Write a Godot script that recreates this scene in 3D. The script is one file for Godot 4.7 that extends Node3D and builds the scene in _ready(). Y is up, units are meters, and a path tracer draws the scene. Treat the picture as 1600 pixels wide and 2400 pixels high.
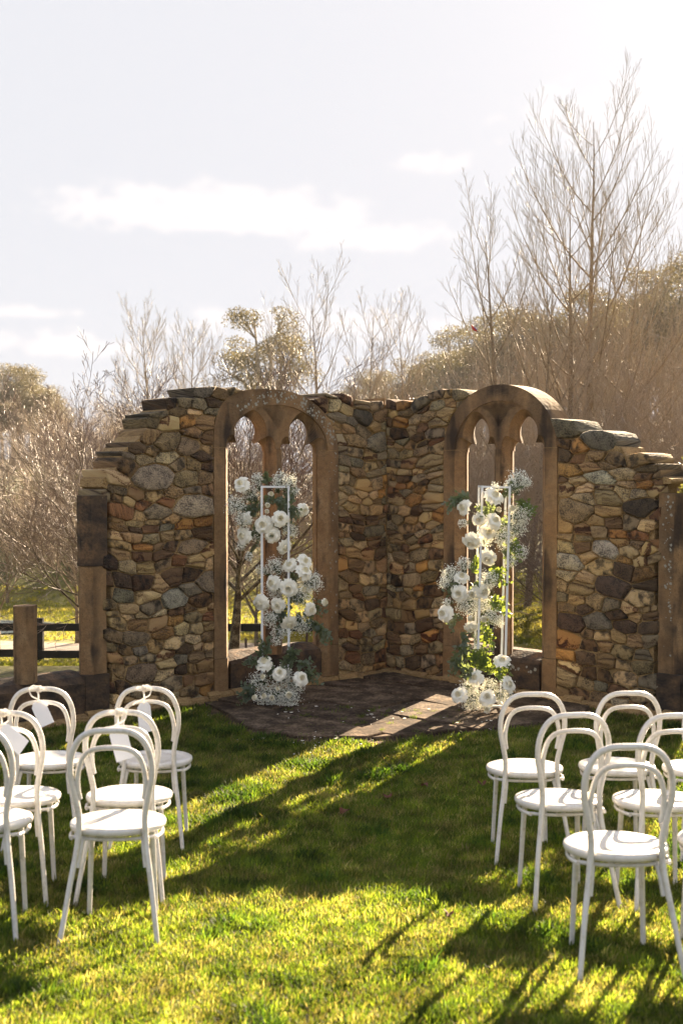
extends Node3D

# ---------------------------------------------------------------- shapes
class Buf:
	var v := PackedVector3Array()
	var n := PackedVector3Array()
	var uv := PackedVector2Array()
	var c := PackedColorArray()
	var ix := PackedInt32Array()
	var flip := false
	var sg := 1.0
	var tint := Color.WHITE
	var tinted := false

	func add(p: Vector3, t := Vector2.ZERO) -> int:
		v.append(Vector3(p.x * sg, p.y, p.z))
		uv.append(t)
		if tinted:
			c.append(tint)
		return v.size() - 1

	func tri(a: int, b: int, d: int) -> void:   # counter-clockwise as seen from outside
		ix.append(a)
		if flip:
			ix.append(b)
			ix.append(d)
		else:
			ix.append(d)
			ix.append(b)

	func quad(a: int, b: int, d: int, e: int) -> void:
		tri(a, b, d)
		tri(a, d, e)

	func quadp(a: Vector3, b: Vector3, d: Vector3, e: Vector3) -> void:
		quad(add(a), add(b), add(d), add(e))

	func box(lo: Vector3, hi: Vector3) -> void:
		var p := []
		for k in 8:
			p.append(Vector3(hi.x if k & 1 else lo.x, hi.y if k & 2 else lo.y, hi.z if k & 4 else lo.z))
		for f in [[4, 5, 7, 6], [1, 0, 2, 3], [5, 1, 3, 7], [0, 4, 6, 2], [6, 7, 3, 2], [0, 1, 5, 4]]:
			quadp(p[f[0]], p[f[1]], p[f[2]], p[f[3]])

	func tube(pts: PackedVector3Array, rad: PackedFloat32Array, sides: int, caps := true) -> void:
		var m := pts.size()
		var ref := (pts[m - 1] - pts[0]).normalized()
		var side := ref.cross(Vector3(0.31, 0.83, 0.47) if absf(ref.y) < 0.8 else Vector3(0.9, 0.1, 0.42)).normalized()
		var first := v.size()
		for k in m:
			var t := (pts[mini(k + 1, m - 1)] - pts[maxi(k - 1, 0)]).normalized()
			var a := (side - t * side.dot(t)).normalized()
			side = a
			var b := t.cross(a)
			for s in sides:
				var th := TAU * s / sides
				var d := a * cos(th) + b * sin(th)
				v.append(pts[k] + d * rad[k])
				n.append(d)
				uv.append(Vector2(float(s) / sides, float(k)))
				if tinted:
					c.append(tint)
		for k in m - 1:
			for s in sides:
				var p := first + k * sides + s
				var q := first + k * sides + (s + 1) % sides
				tri(p, q, q + sides)
				tri(p, q + sides, p + sides)
		if caps:
			for e in 2:
				var kk := 0 if e == 0 else m - 1
				var t2 := (pts[0] - pts[1]).normalized() if e == 0 else (pts[m - 1] - pts[m - 2]).normalized()
				var o := v.size()
				v.append(pts[kk])
				n.append(t2)
				uv.append(Vector2.ZERO)
				if tinted:
					c.append(tint)
				for s in sides:
					v.append(v[first + kk * sides + s])
					n.append(t2)
					uv.append(Vector2.ZERO)
					if tinted:
						c.append(tint)
				for s in sides:
					if e == 0:
						tri(o, o + 1 + (s + 1) % sides, o + 1 + s)
					else:
						tri(o, o + 1 + s, o + 1 + (s + 1) % sides)

	func done(mat: Material, smooth := false) -> ArrayMesh:
		var a := []
		a.resize(Mesh.ARRAY_MAX)
		if n.size() == v.size():
			a[Mesh.ARRAY_VERTEX] = v
			a[Mesh.ARRAY_NORMAL] = n
			a[Mesh.ARRAY_TEX_UV] = uv
			if tinted:
				a[Mesh.ARRAY_COLOR] = c
			a[Mesh.ARRAY_INDEX] = ix
		elif smooth:
			var nn := PackedVector3Array()
			nn.resize(v.size())
			for k in range(0, ix.size(), 3):
				var g := (v[ix[k + 2]] - v[ix[k]]).cross(v[ix[k + 1]] - v[ix[k]])
				for j in 3:
					nn[ix[k + j]] += g
			for k in nn.size():
				nn[k] = nn[k].normalized() if nn[k].length_squared() > 1e-20 else Vector3.UP
			a[Mesh.ARRAY_VERTEX] = v
			a[Mesh.ARRAY_NORMAL] = nn
			a[Mesh.ARRAY_TEX_UV] = uv
			if tinted:
				a[Mesh.ARRAY_COLOR] = c
			a[Mesh.ARRAY_INDEX] = ix
		else:
			var vv := PackedVector3Array()
			var vn := PackedVector3Array()
			var vt := PackedVector2Array()
			var vc := PackedColorArray()
			for k in range(0, ix.size(), 3):
				var g := (v[ix[k + 2]] - v[ix[k]]).cross(v[ix[k + 1]] - v[ix[k]]).normalized()
				for j in 3:
					vv.append(v[ix[k + j]])
					vn.append(g)
					vt.append(uv[ix[k + j]])
					if tinted:
						vc.append(c[ix[k + j]])
			a[Mesh.ARRAY_VERTEX] = vv
			a[Mesh.ARRAY_NORMAL] = vn
			a[Mesh.ARRAY_TEX_UV] = vt
			if tinted:
				a[Mesh.ARRAY_COLOR] = vc
		var m := ArrayMesh.new()
		m.add_surface_from_arrays(Mesh.PRIMITIVE_TRIANGLES, a)
		m.surface_set_material(0, mat)
		return m

var M := {}
var rng := RandomNumberGenerator.new()

func part(called: String, mesh: Mesh, parent: Node3D, label := "") -> MeshInstance3D:
	var o := MeshInstance3D.new()
	o.name = called
	o.mesh = mesh
	parent.add_child(o, true)
	if label:
		o.set_meta("label", label)
	return o

func tag(o: Node3D, label: String, category: String, group := "", kind := "") -> Node3D:
	if label:
		o.set_meta("label", label)
	if category:
		o.set_meta("category", category)
	if group:
		o.set_meta("group", group)
	if kind:
		o.set_meta("kind", kind)
	return o

func thing(called: String, label: String, category: String, at := Vector3.ZERO, turn := 0.0, group := "") -> Node3D:
	var o := Node3D.new()
	o.name = called
	add_child(o, true)
	o.position = at
	o.rotation.y = turn
	tag(o, label, category, group)
	return o

func structure(called: String, mesh: Mesh, label := "", category := "") -> MeshInstance3D:
	var o := part(called, mesh, self)
	tag(o, label, category, "", "structure")
	return o

func R(a: float, b: float) -> float:
	return rng.randf_range(a, b)

func vary(a: float) -> Vector3:
	return Vector3(R(-a, a), R(-a, a), R(-a, a))

# ---------------------------------------------------------------- materials
func noise_image(size: int, freq: float, octaves: int, sd: int, kind := FastNoiseLite.TYPE_SIMPLEX_SMOOTH) -> Image:
	var f := FastNoiseLite.new()
	f.noise_type = kind
	f.frequency = freq
	f.fractal_octaves = octaves
	f.seed = sd
	return f.get_seamless_image(size, size)

func blend_texture(size: int, make: Array, ramp: Array) -> ImageTexture:
	# make: [[image, weight] ...] summed, then looked up in ramp [[at, colour] ...]
	var im := Image.create(size, size, false, Image.FORMAT_RGB8)
	var g := Gradient.new()
	g.offsets = PackedFloat32Array(ramp.map(func(r): return r[0]))
	g.colors = PackedColorArray(ramp.map(func(r): return r[1]))
	for y in size:
		for x in size:
			var s := 0.0
			for m in make:
				s += (m[0] as Image).get_pixel(x, y).r * m[1]
			im.set_pixel(x, y, g.sample(s))
	return ImageTexture.create_from_image(im)

func grey(x: float) -> Color:
	return Color(x, x, x)

func mat(called: String, color: Color, rough := 0.9, tex: Texture2D = null, tri_scale := 0.0) -> StandardMaterial3D:
	var m := StandardMaterial3D.new()
	m.resource_name = called
	m.albedo_color = color.linear_to_srgb()
	m.roughness = rough
	m.cull_mode = BaseMaterial3D.CULL_DISABLED
	if tex:
		m.albedo_texture = tex
	if tri_scale > 0.0:
		m.uv1_triplanar = true
		m.uv1_world_triplanar = true
		m.uv1_scale = Vector3.ONE * tri_scale
	M[called] = m
	return m

func bump(m: StandardMaterial3D, tex: Texture2D, depth: float) -> void:
	m.heightmap_enabled = true
	m.heightmap_texture = tex
	m.heightmap_scale = depth

func strata_image(size: int, sd: int, lines: float, warp: float) -> Image:
	var f := FastNoiseLite.new()
	f.seed = sd
	f.frequency = 0.006
	f.fractal_octaves = 3
	var g := FastNoiseLite.new()
	g.seed = sd + 7
	g.frequency = 0.03
	g.fractal_octaves = 4
	var im := Image.create(size, size, false, Image.FORMAT_RGB8)
	for y in size:
		for x in size:
			var k := f.get_noise_2d(x, y) * warp
			var b := g.get_noise_2d((y + k) * lines, 3.0 + x * 0.06) * 0.5 + 0.5
			im.set_pixel(x, y, grey(clampf(b, 0, 1)))
	return im

func make_materials() -> void:
	var fine := noise_image(512, 0.05, 5, 11)
	var blot := noise_image(512, 0.008, 4, 12)
	var speck := noise_image(512, 0.12, 2, 13)
	var cells := noise_image(512, 0.02, 3, 14, FastNoiseLite.TYPE_CELLULAR)
	var str1 := strata_image(256, 21, 1.3, 26.0)
	var str2 := strata_image(256, 33, 0.6, 44.0)
	var fine256 := fine.duplicate()
	fine256.resize(256, 256)
	var blot256 := blot.duplicate()
	blot256.resize(256, 256)
	var tfine := ImageTexture.create_from_image(fine)
	var relief := blend_texture(512, [[fine, 0.55], [blot, 0.35], [speck, 0.15]], [[0, grey(0)], [1, grey(1)]])
	M["relief"] = relief

	# rubble stones: colour comes from each stone's own tint
	var t0 := blend_texture(512, [[fine, 0.5], [blot, 0.4], [speck, 0.15]], [[0.25, Color(0.42, 0.40, 0.38)], [0.5, Color(0.82, 0.80, 0.76)], [0.75, Color(1.0, 0.97, 0.9)]])
	var t1 := blend_texture(256, [[str1, 0.75], [fine256, 0.3]], [[0.25, Color(0.45, 0.36, 0.30)], [0.45, Color(0.78, 0.72, 0.64)], [0.75, Color(1.0, 0.95, 0.86)]])
	var t2 := blend_texture(256, [[str2, 0.85], [fine256, 0.22]], [[0.3, Color(0.38, 0.27, 0.21)], [0.42, Color(0.55, 0.42, 0.34)], [0.5, Color(0.95, 0.88, 0.78)], [0.75, Color(1.0, 0.97, 0.88)]])
	var t3 := blend_texture(512, [[blot, 0.75], [speck, 0.2], [fine, 0.15]], [[0.3, Color(0.40, 0.37, 0.34)], [0.5, Color(0.76, 0.71, 0.65)], [0.6, Color(0.95, 0.88, 0.78)], [0.85, Color(1.0, 0.96, 0.9)]])
	var k := 0
	for t in [t0, t1, t2, t3]:
		var m := mat("rubble_stone_%d" % k, Color.WHITE, 0.92, t)
		m.vertex_color_use_as_albedo = true
		bump(m, relief if k == 0 or k == 3 else t, 2.2 if k != 2 else 1.4)
		k += 1
	var tm := blend_texture(512, [[speck, 0.3], [fine, 0.4], [blot, 0.35]], [[0.25, Color(0.36, 0.28, 0.17)], [0.5, Color(0.62, 0.50, 0.33)], [0.8, Color(0.74, 0.63, 0.44)]])
	bump(mat("mortar", Color(1.0, 1.0, 1.0), 0.95, tm, 2.2), relief, 3.5)

	# dressed sandstone: warm brown, grain, dark weather stains that run down
	var sand := Image.create(512, 512, false, Image.FORMAT_RGB8)
	var st := FastNoiseLite.new()
	st.seed = 5
	st.frequency = 0.012
	st.fractal_octaves = 4
	for y in 512:
		for x in 512:
			# wraps because the column noise is read round a circle
			var a := TAU * x / 512.0
			var run := st.get_noise_3d(cos(a) * 90.0, sin(a) * 90.0, sin(TAU * y / 512.0) * 22.0) * 0.5 + 0.5
			var g := fine.get_pixel(x, y).r
			var s := speck.get_pixel(x, y).r
			var b := blot.get_pixel(x, y).r
			var col := Color(0.585, 0.455, 0.315).lerp(Color(0.665, 0.55, 0.415), clampf(b * 1.6 - 0.4, 0, 1))
			col = col.lerp(Color(0.44, 0.335, 0.235), clampf((g - 0.45) * 1.6, 0, 1) * 0.6)
			var dark := smoothstep(0.50, 0.76, run * 0.8 + b * 0.25)
			col = col.lerp(Color(0.14, 0.10, 0.075), dark * 0.85)
			if s > 0.80:
				col = col.lerp(Color(0.22, 0.16, 0.11), 0.5)
			col = col * (0.9 + 0.22 * (s - 0.5))
			sand.set_pixel(x, y, col)
	var tsand := ImageTexture.create_from_image(sand)
	bump(mat("sandstone", Color(1.0, 0.97, 0.88), 0.9, tsand, 0.75), relief, 0.8)
	var dark_ramp := blend_texture(512, [[blot, 0.7], [fine, 0.3], [speck, 0.1]], [[0.3, Color(0.13, 0.11, 0.09)], [0.55, Color(0.27, 0.21, 0.16)], [0.8, Color(0.42, 0.32, 0.22)]])
	bump(mat("stained_sandstone", Color(1, 1, 1), 0.9, dark_ramp, 1.3), relief, 1.0)
	mat("lichen", Color(0.30, 0.29, 0.24), 0.95)
	var tp := blend_texture(512, [[blot, 0.55], [fine, 0.4], [speck, 0.15]], [[0.3, Color(0.19, 0.16, 0.135)], [0.55, Color(0.32, 0.272, 0.23)], [0.8, Color(0.48, 0.42, 0.36)]])
	var tones := [Color(0.94, 0.93, 0.91), Color(0.74, 0.71, 0.68), Color(1.0, 0.96, 0.90)]
	for q in 3:
		var mp := mat("paving_%d" % q, tones[q], 1.0, tp, [1.1, 0.8, 0.95][q])
		mp.metallic_specular = 0.25
		bump(mp, relief, 0.5)
	var td := blend_texture(512, [[blot, 0.4], [fine, 0.45], [speck, 0.25]], [[0.3, Color(0.20, 0.15, 0.10)], [0.55, Color(0.34, 0.26, 0.17)], [0.85, Color(0.52, 0.43, 0.29)]])
	bump(mat("soil", Color(0.9, 0.9, 0.9), 0.97, td, 1.6), relief, 3.0)
	var tg := blend_texture(512, [[blot, 0.5], [fine, 0.4], [speck, 0.25]], [[0.3, Color(0.55, 0.55, 0.5)], [0.55, Color(0.85, 0.85, 0.8)], [0.85, Color(1, 1, 0.95)]])
	var mg := mat("turf", Color.WHITE, 0.97, tg, 0.35)
	mg.vertex_color_use_as_albedo = true
	bump(mg, relief, 2.0)
	var tr := blend_texture(256, [[fine256, 0.6], [blot256, 0.4]], [[0.3, Color(0.50, 0.46, 0.43)], [0.7, Color(0.68, 0.63, 0.59)]])
	mat("gravel", Color(0.7, 0.7, 0.7), 0.95, tr, 0.8)

	var g1 := mat("grass_blade", Color.WHITE, 0.6)
	g1.vertex_color_use_as_albedo = true
	g1.backlight_enabled = true
	g1.backlight = Color(1.2, 1.2, 0.86)
	var tw := blend_texture(256, [[blot256, 0.6], [fine256, 0.4]], [[0.25, Color(0.86, 0.84, 0.80)], [0.45, Color(0.97, 0.96, 0.95)], [0.8, Color(1, 1, 1)]])
	var wp := mat("white_paint", Color(0.70, 0.69, 0.675), 0.34, tw, 2.0)
	wp.uv1_world_triplanar = false
	bump(wp, relief, 0.06)
	wp.clearcoat_enabled = true
	wp.clearcoat = 0.3
	wp.clearcoat_roughness = 0.2
	mat("white_metal", Color(0.80, 0.80, 0.80), 0.35)
	var card := mat("tag_card", Color(0.72, 0.75, 0.84), 0.8)
	card.backlight_enabled = true
	card.backlight = Color(0.15, 0.15, 0.15)
	var rb := mat("ribbon", Color(0.82, 0.76, 0.68), 0.6)
	rb.backlight_enabled = true
	rb.backlight = Color(0.5, 0.5, 0.5)
	var pe := mat("rose_petal", Color(0.94, 0.90, 0.78), 0.7)
	pe.backlight_enabled = true
	pe.backlight = Color(0.42, 0.41, 0.36)
	var ph := mat("rose_heart", Color(0.93, 0.87, 0.68), 0.7)
	ph.backlight_enabled = true
	ph.backlight = Color(0.3, 0.27, 0.2)
	var gy := mat("tiny_flower", Color(0.92, 0.91, 0.83), 0.8)
	gy.backlight_enabled = true
	gy.backlight = Color(0.6, 0.6, 0.55)
	var le := mat("eucalyptus_leaf", Color(0.075, 0.098, 0.074), 0.55)
	le.backlight_enabled = true
	le.backlight = Color(0.5, 0.55, 0.3)
	var le2 := mat("green_leaf", Color(0.075, 0.12, 0.03), 0.5)
	le2.backlight_enabled = true
	le2.backlight = Color(0.5, 0.55, 0.2)
	mat("stem_green", Color(0.08, 0.11, 0.04), 0.7)

	var tb := blend_texture(256, [[fine256, 0.7], [blot256, 0.4]], [[0.3, Color(0.45, 0.42, 0.38)], [0.6, Color(0.8, 0.76, 0.7)], [0.85, Color(1, 1, 0.97)]])
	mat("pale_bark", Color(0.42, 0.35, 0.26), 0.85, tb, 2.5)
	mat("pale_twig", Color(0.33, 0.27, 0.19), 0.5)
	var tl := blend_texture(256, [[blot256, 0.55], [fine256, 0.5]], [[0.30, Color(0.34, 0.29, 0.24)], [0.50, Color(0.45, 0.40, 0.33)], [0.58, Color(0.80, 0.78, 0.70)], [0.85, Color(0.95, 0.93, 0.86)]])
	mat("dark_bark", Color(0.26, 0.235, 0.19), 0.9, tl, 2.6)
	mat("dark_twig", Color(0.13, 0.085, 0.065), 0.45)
	mat("tan_twig", Color(0.28, 0.21, 0.145), 0.75)
	mat("gum_bark", Color(0.38, 0.33, 0.27), 0.8)
	var gl := mat("gum_leaf", Color(0.115, 0.10, 0.065), 0.6)
	gl.backlight_enabled = true
	gl.backlight = Color(0.35, 0.32, 0.2)
	var sl := mat("shrub_leaf", Color(0.05, 0.06, 0.022), 0.7)
	sl.backlight_enabled = true
	sl.backlight = Color(0.4, 0.4, 0.2)
	mat("black_timber", Color(0.012, 0.011, 0.010), 0.8, tb, 3.0)
	mat("rust_steel", Color(0.09, 0.05, 0.035), 0.8)
	var w := mat("pond_water", Color(0.10, 0.13, 0.16), 0.06)
	w.metallic_specular = 0.6
	mat("parrot_red", Color(0.45, 0.03, 0.015), 0.6)
	mat("parrot_blue", Color(0.08, 0.10, 0.38), 0.6)
	mat("parrot_dark", Color(0.03, 0.03, 0.05), 0.6)
	mat("beak", Color(0.35, 0.33, 0.3), 0.5)
	var lf := mat("dry_leaf", Color(0.10, 0.030, 0.012), 0.8)
	lf.backlight_enabled = true
	lf.backlight = Color(0.3, 0.15, 0.1)

# ---------------------------------------------------------------- sky
const SUN_AZ := 26.5     # degrees to the right of straight ahead
const SUN_EL := 23.0
const EXPOSURE := 7.0

func sun_dir() -> Vector3:
	var a := deg_to_rad(SUN_AZ)
	var e := deg_to_rad(SUN_EL)
	return Vector3(sin(a) * cos(e), sin(e), -cos(a) * cos(e))

func make_sky() -> PanoramaSkyMaterial:
	var W := 2048
	var H := 1024
	var data := PackedFloat32Array()
	data.resize(W * H * 3)
	var f := FastNoiseLite.new()
	f.seed = 4
	f.frequency = 1.0
	f.fractal_octaves = 5
	var sd := sun_dir()
	var at := 0
	# cumulus patches: azimuth, elevation, half width, half height (degrees), thickness
	var puffs := [[-6.5, 12.7, 7.5, 1.55, 1.0], [-2.2, 12.4, 5.0, 1.2, 0.8], [1.5, 11.6, 6.0, 0.9, 0.7], [4.4, 15.0, 1.9, 0.65, 0.9], [-15.5, 7.9, 2.6, 0.35, 0.8], [-13.0, 6.4, 4.0, 0.8, 0.7], [-1.0, 7.5, 9.0, 1.0, 0.6], [13.0, 16.5, 5.0, 2.0, 0.8], [40.0, 14.0, 12.0, 2.5, 0.8], [-50.0, 12.0, 14.0, 2.2, 0.8], [120.0, 16.0, 16.0, 3.0, 0.8], [-130.0, 13.0, 18.0, 2.6, 0.8]]
	for y in H:
		var el := PI / 2 - (y + 0.5) / H * PI
		if el < -0.02:
			for x in W:
				data[at] = 0.55 / EXPOSURE
				data[at + 1] = 0.55 / EXPOSURE
				data[at + 2] = 0.6 / EXPOSURE
				at += 3
			continue
		for x in W:
			var az := (x + 0.5) / W * TAU
			var d := Vector3(sin(az) * cos(el), sin(el), -cos(az) * cos(el))
			var toward := d.dot(sd) * 0.5 + 0.5
			var up := clampf(sin(maxf(el, 0.0)), 0, 1)
			var blue := Color(0.57, 0.65, 0.83)
			var pale := Color(0.82, 0.835, 0.89)
			var c := blue.lerp(pale, clampf(pow(toward, 1.1) * 1.0 + 0.30 * (1.0 - up) - 0.02, 0, 1))
			var near := pow(clampf(d.dot(sd), 0, 1), 40.0)
			c += Color(0.24, 0.22, 0.17) * near + Color(0.12, 0.085, 0.065) * pow(clampf(d.dot(sd), 0, 1), 7.0)
			if el > 0.0 and el < 0.7:
				var a := rad_to_deg(az)
				var e := rad_to_deg(el)
				var s := -1.0
				for p in puffs:
					var da: float = wrapf(a - p[0], -180.0, 180.0) / p[2]
					var de: float = (e - p[1]) / p[3]
					if absf(da) > 1.6 or absf(de) > 2.2:
						continue
					de = de * (1.0 if de > 0.0 else 1.6)
					s = maxf(s, (1.15 - sqrt(da * da + de * de)) * p[4])
				if s > -0.4:
					var nz := f.get_noise_3d(d.x * 26.0, d.y * 60.0, d.z * 26.0)
					nz += 0.35 * f.get_noise_3d(d.x * 90.0, d.y * 170.0, d.z * 90.0)
					var k := smoothstep(0.10, 0.42, s + nz * 0.5)
					var body := Color(1.08, 1.03, 1.03).lerp(Color(0.93, 0.90, 0.91), clampf(f.get_noise_3d(d.x * 60.0 + 9.0, d.y * 90.0, d.z * 60.0) * 0.9, 0, 1))
					c = c.lerp(body, k * 0.8)
			data[at] = c.r / EXPOSURE
			data[at + 1] = c.g / EXPOSURE
			data[at + 2] = c.b / EXPOSURE
			at += 3
	var im := Image.create_from_data(W, H, false, Image.FORMAT_RGBF, data.to_byte_array())
	var m := PanoramaSkyMaterial.new()
	m.panorama = ImageTexture.create_from_image(im)
	return m

# ---------------------------------------------------------------- ground
func ground_h(x: float, z: float) -> float:
	var d := -z
	var h := 0.061 * 0.3 * log(1.0 + exp(clampf((6.2 - d) / 0.3, -30, 30)))
	h += lerpf(-1.5, -0.95, smoothstep(-2.0, 4.0, x)) * smoothstep(12.0, 17.6, d)
	if d > 20.0:
		var az := x / d
		var t := clampf((d - 33.0) / 105.0, 0, 1)
		var top := 4.3 + 6.2 * smoothstep(-0.05, 0.31, az)
		h += top * pow(t, 0.85)
		# the bank beyond the meadow, steeper on the left behind the pond
		h += 1.5 * smoothstep(33.0, 39.0, d) * smoothstep(-0.02, -0.12, az)
		h += 0.5 * sin(x * 0.21 + 1.0) * sin(d * 0.17) * smoothstep(36.0, 60.0, d)
	return h

func make_ground() -> void:
	var xs := PackedFloat32Array()
	var zs := PackedFloat32Array()
	for k in 151:
		var t := (k - 75) / 75.0
		xs.append(signf(t) * (6.0 * absf(t) + 214.0 * pow(absf(t), 3.2)))
	var z := 8.0
	while z > -240.0:
		zs.append(z)
		z -= 0.25 if z > -13.0 else 0.35 + (-z - 13.0) * 0.03
	zs.append(-260.0)
	var f := FastNoiseLite.new()
	f.seed = 8
	f.frequency = 0.35
	f.fractal_octaves = 4
	var b := Buf.new()
	b.tinted = true
	for zz in zs:
		for xx in xs:
			var d: float = -zz
			var nz := f.get_noise_2d(xx, zz)
			var n2 := f.get_noise_2d(xx * 0.15 + 40.0, zz * 0.15)
			var near := Color(0.075, 0.085, 0.022).lerp(Color(0.125, 0.115, 0.035), clampf(nz + 0.5, 0, 1))
			var field := Color(0.20, 0.20, 0.045).lerp(Color(0.27, 0.235, 0.07), clampf(nz + 0.5, 0, 1))
			var slope := Color(0.06, 0.075, 0.025).lerp(Color(0.15, 0.14, 0.05), clampf(n2 * 1.6 + 0.45, 0, 1))
			var hill := Color(0.085, 0.075, 0.04).lerp(Color(0.14, 0.115, 0.065), clampf(n2 + 0.5, 0, 1))
			var c := near.lerp(field, smoothstep(11.5, 13.5, d)).lerp(slope, smoothstep(33.0, 37.0, d + nz * 3.0)).lerp(hill, smoothstep(60.0, 85.0, d))
			b.tint = c
			b.add(Vector3(xx, ground_h(xx, zz), zz), Vector2(xx, zz))
	var w := xs.size()
	for j in zs.size() - 1:
		for i in w - 1:
			var p := j * w + i
			b.quad(p, p + 1, p + w + 1, p + w)
	M["turf"].uv1_triplanar = true
	M["turf"].uv1_world_triplanar = true
	structure("ground", b.done(M["turf"], true))

	# gravel track on the far left, beyond the fence
	var g := Buf.new()
	for i in 25:
		var x := lerpf(-16.0, -1.6, i / 24.0)
		for s in [0.0, 1.0]:
			var zz: float = -23.1 - s * 1.75 + 0.18 * sin(x * 1.3 + s * 2.0) + (x + 4.0) * 0.05
			g.add(Vector3(x, ground_h(x, zz) + 0.012, zz), Vector2.ZERO)
	for i in 24:
		g.quad(i * 2, i * 2 + 2, i * 2 + 3, i * 2 + 1)
	structure("gravel_path", g.done(M["gravel"], true))
	var pd := Buf.new()
	var o := pd.add(Vector3(-9.2, ground_h(-9.2, -27.4) + 0.03, -27.4))
	for i in 28:
		var a := TAU * i / 28.0
		var rr := 1.0 + 0.09 * sin(a * 3.0 + 1.0)
		pd.add(Vector3(-9.2 + cos(a) * 2.5 * rr, ground_h(-9.2, -27.4) + 0.03, -27.4 - sin(a) * 1.7 * rr))
	for i in 28:
		pd.tri(o, o + 1 + i, o + 1 + (i + 1) % 28)
	structure("pond_water", pd.done(M["pond_water"], true))

# ---------------------------------------------------------------- the ruin
const CORNER := Vector3(0.45, 0, -11.75)
const LEFT_TURN := 43.0
const RIGHT_TURN := -45.57
const SPRING := 2.235

func wall_uw(p: Vector3, left: bool) -> Vector2:
	var d := p - CORNER
	var t := deg_to_rad(LEFT_TURN if left else RIGHT_TURN)
	var x := Vector3(cos(t), 0, -sin(t))
	var z := Vector3(sin(t), 0, cos(t))
	return Vector2((-1.0 if left else 1.0) * d.dot(x), d.dot(z))

func new_buf(sg: float) -> Buf:
	var b := Buf.new()
	b.sg = sg
	b.flip = sg < 0.0
	return b

func prism_v(b: Buf, prof: Array, v0: float, v1: float, rough := 0.0) -> void:
	# prof: [[u, w] ...] any winding; upright prism
	var poly := PackedVector2Array()
	for p in prof:
		poly.append(Vector2(p[0], p[1]))
	if not Geometry2D.is_polygon_clockwise(poly):
		poly.reverse()
	# now clockwise in (u, w), which is counter-clockwise seen from above
	var n := poly.size()
	var steps := 1 if rough == 0.0 else int(ceil((v1 - v0) / 0.16))
	var rings := []
	for s in steps + 1:
		var ids := []
		for p in poly:
			var e := Vector2(R(-rough, rough), R(-rough, rough)) if rough > 0.0 else Vector2.ZERO
			ids.append(Vector3(p.x + e.x, lerpf(v0, v1, float(s) / steps), p.y + e.y))
		rings.append(ids)
	for s in steps:
		for k in n:
			var k2 := (k + 1) % n
			b.quadp(rings[s][k], rings[s][k2], rings[s + 1][k2], rings[s + 1][k])
	var t := Geometry2D.triangulate_polygon(poly)
	for e in 2:
		var ids := []
		for k in n:
			ids.append(b.add(rings[0 if e == 0 else steps][k]))
		for k in range(0, t.size(), 3):
			var a := poly[t[k]]
			var q := poly[t[k + 1]]
			var r := poly[t[k + 2]]
			var up := (q - a).cross(r - a) < 0.0     # counter-clockwise from above
			if up == (e == 1):
				b.tri(ids[t[k]], ids[t[k + 1]], ids[t[k + 2]])
			else:
				b.tri(ids[t[k]], ids[t[k + 2]], ids[t[k + 1]])

func prism_u(b: Buf, prof: Array, u0: float, u1: float, rough := 0.0) -> void:
	# prof: [[v, w] ...] counter-clockwise seen from +u (w to the left, v up)
	var n := prof.size()
	var steps := 1 if rough == 0.0 else int(ceil((u1 - u0) / 0.12))
	var rings := []
	for s in steps + 1:
		var ids := []
		for p in prof:
			ids.append(Vector3(lerpf(u0, u1, float(s) / steps), p[0] + (R(-rough, rough) if rough > 0.0 else 0.0), p[1] + (R(-rough, rough) if rough > 0.0 else 0.0)))
		rings.append(ids)
	for s in steps:
		for k in n:
			var k2 := (k + 1) % n
			b.quadp(rings[s][k], rings[s + 1][k], rings[s + 1][k2], rings[s][k2])
	for e in 2:
		var ids := []
		for k in n:
			ids.append(b.add(rings[0 if e == 0 else steps][k]))
		for k in range(1, n - 1):
			if e == 0:
				b.tri(ids[0], ids[k], ids[k + 1])
			else:
				b.tri(ids[0], ids[k + 1], ids[k])

func face(b: Buf, poly: PackedVector2Array, w: float, front: bool) -> void:
	var t := Geometry2D.triangulate_polygon(poly)
	var ids := []
	for p in poly:
		ids.append(b.add(Vector3(p.x, p.y, w)))
	for k in range(0, t.size(), 3):
		var ccw := (poly[t[k + 1]] - poly[t[k]]).cross(poly[t[k + 2]] - poly[t[k]]) > 0.0
		if ccw == front:
			b.tri(ids[t[k]], ids[t[k + 1]], ids[t[k + 2]])
		else:
			b.tri(ids[t[k]], ids[t[k + 2]], ids[t[k + 1]])

func band(b: Buf, p: PackedVector2Array, wp: float, q: PackedVector2Array, wq: float, turn := false) -> void:
	for k in p.size() - 1:
		var a := Vector3(p[k].x, p[k].y, wp)
		var c := Vector3(p[k + 1].x, p[k + 1].y, wp)
		var d := Vector3(q[k + 1].x, q[k + 1].y, wq)
		var e := Vector3(q[k].x, q[k].y, wq)
		if turn:
			b.quadp(a, e, d, c)
		else:
			b.quadp(a, c, d, e)

func arc(c: float, a: float, h: float, n := 36, pow_left := 1.0, point := 0.0) -> PackedVector2Array:
	# from the right springing over the top to the left one (in u)
	var o := PackedVector2Array()
	for k in n + 1:
		var t := PI * k / n
		var x := cos(t)
		var y := sin(t)
		if x * pow_left < 0.0 and absf(pow_left) > 1.01:
			y = pow(1.0 - pow(absf(x), absf(pow_left) * 2.0), 1.0 / (absf(pow_left) * 2.0))
		o.append(Vector2(c + a * x, SPRING + h * y + point * pow(1.0 - absf(x), 2.0)))
	return o

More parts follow.
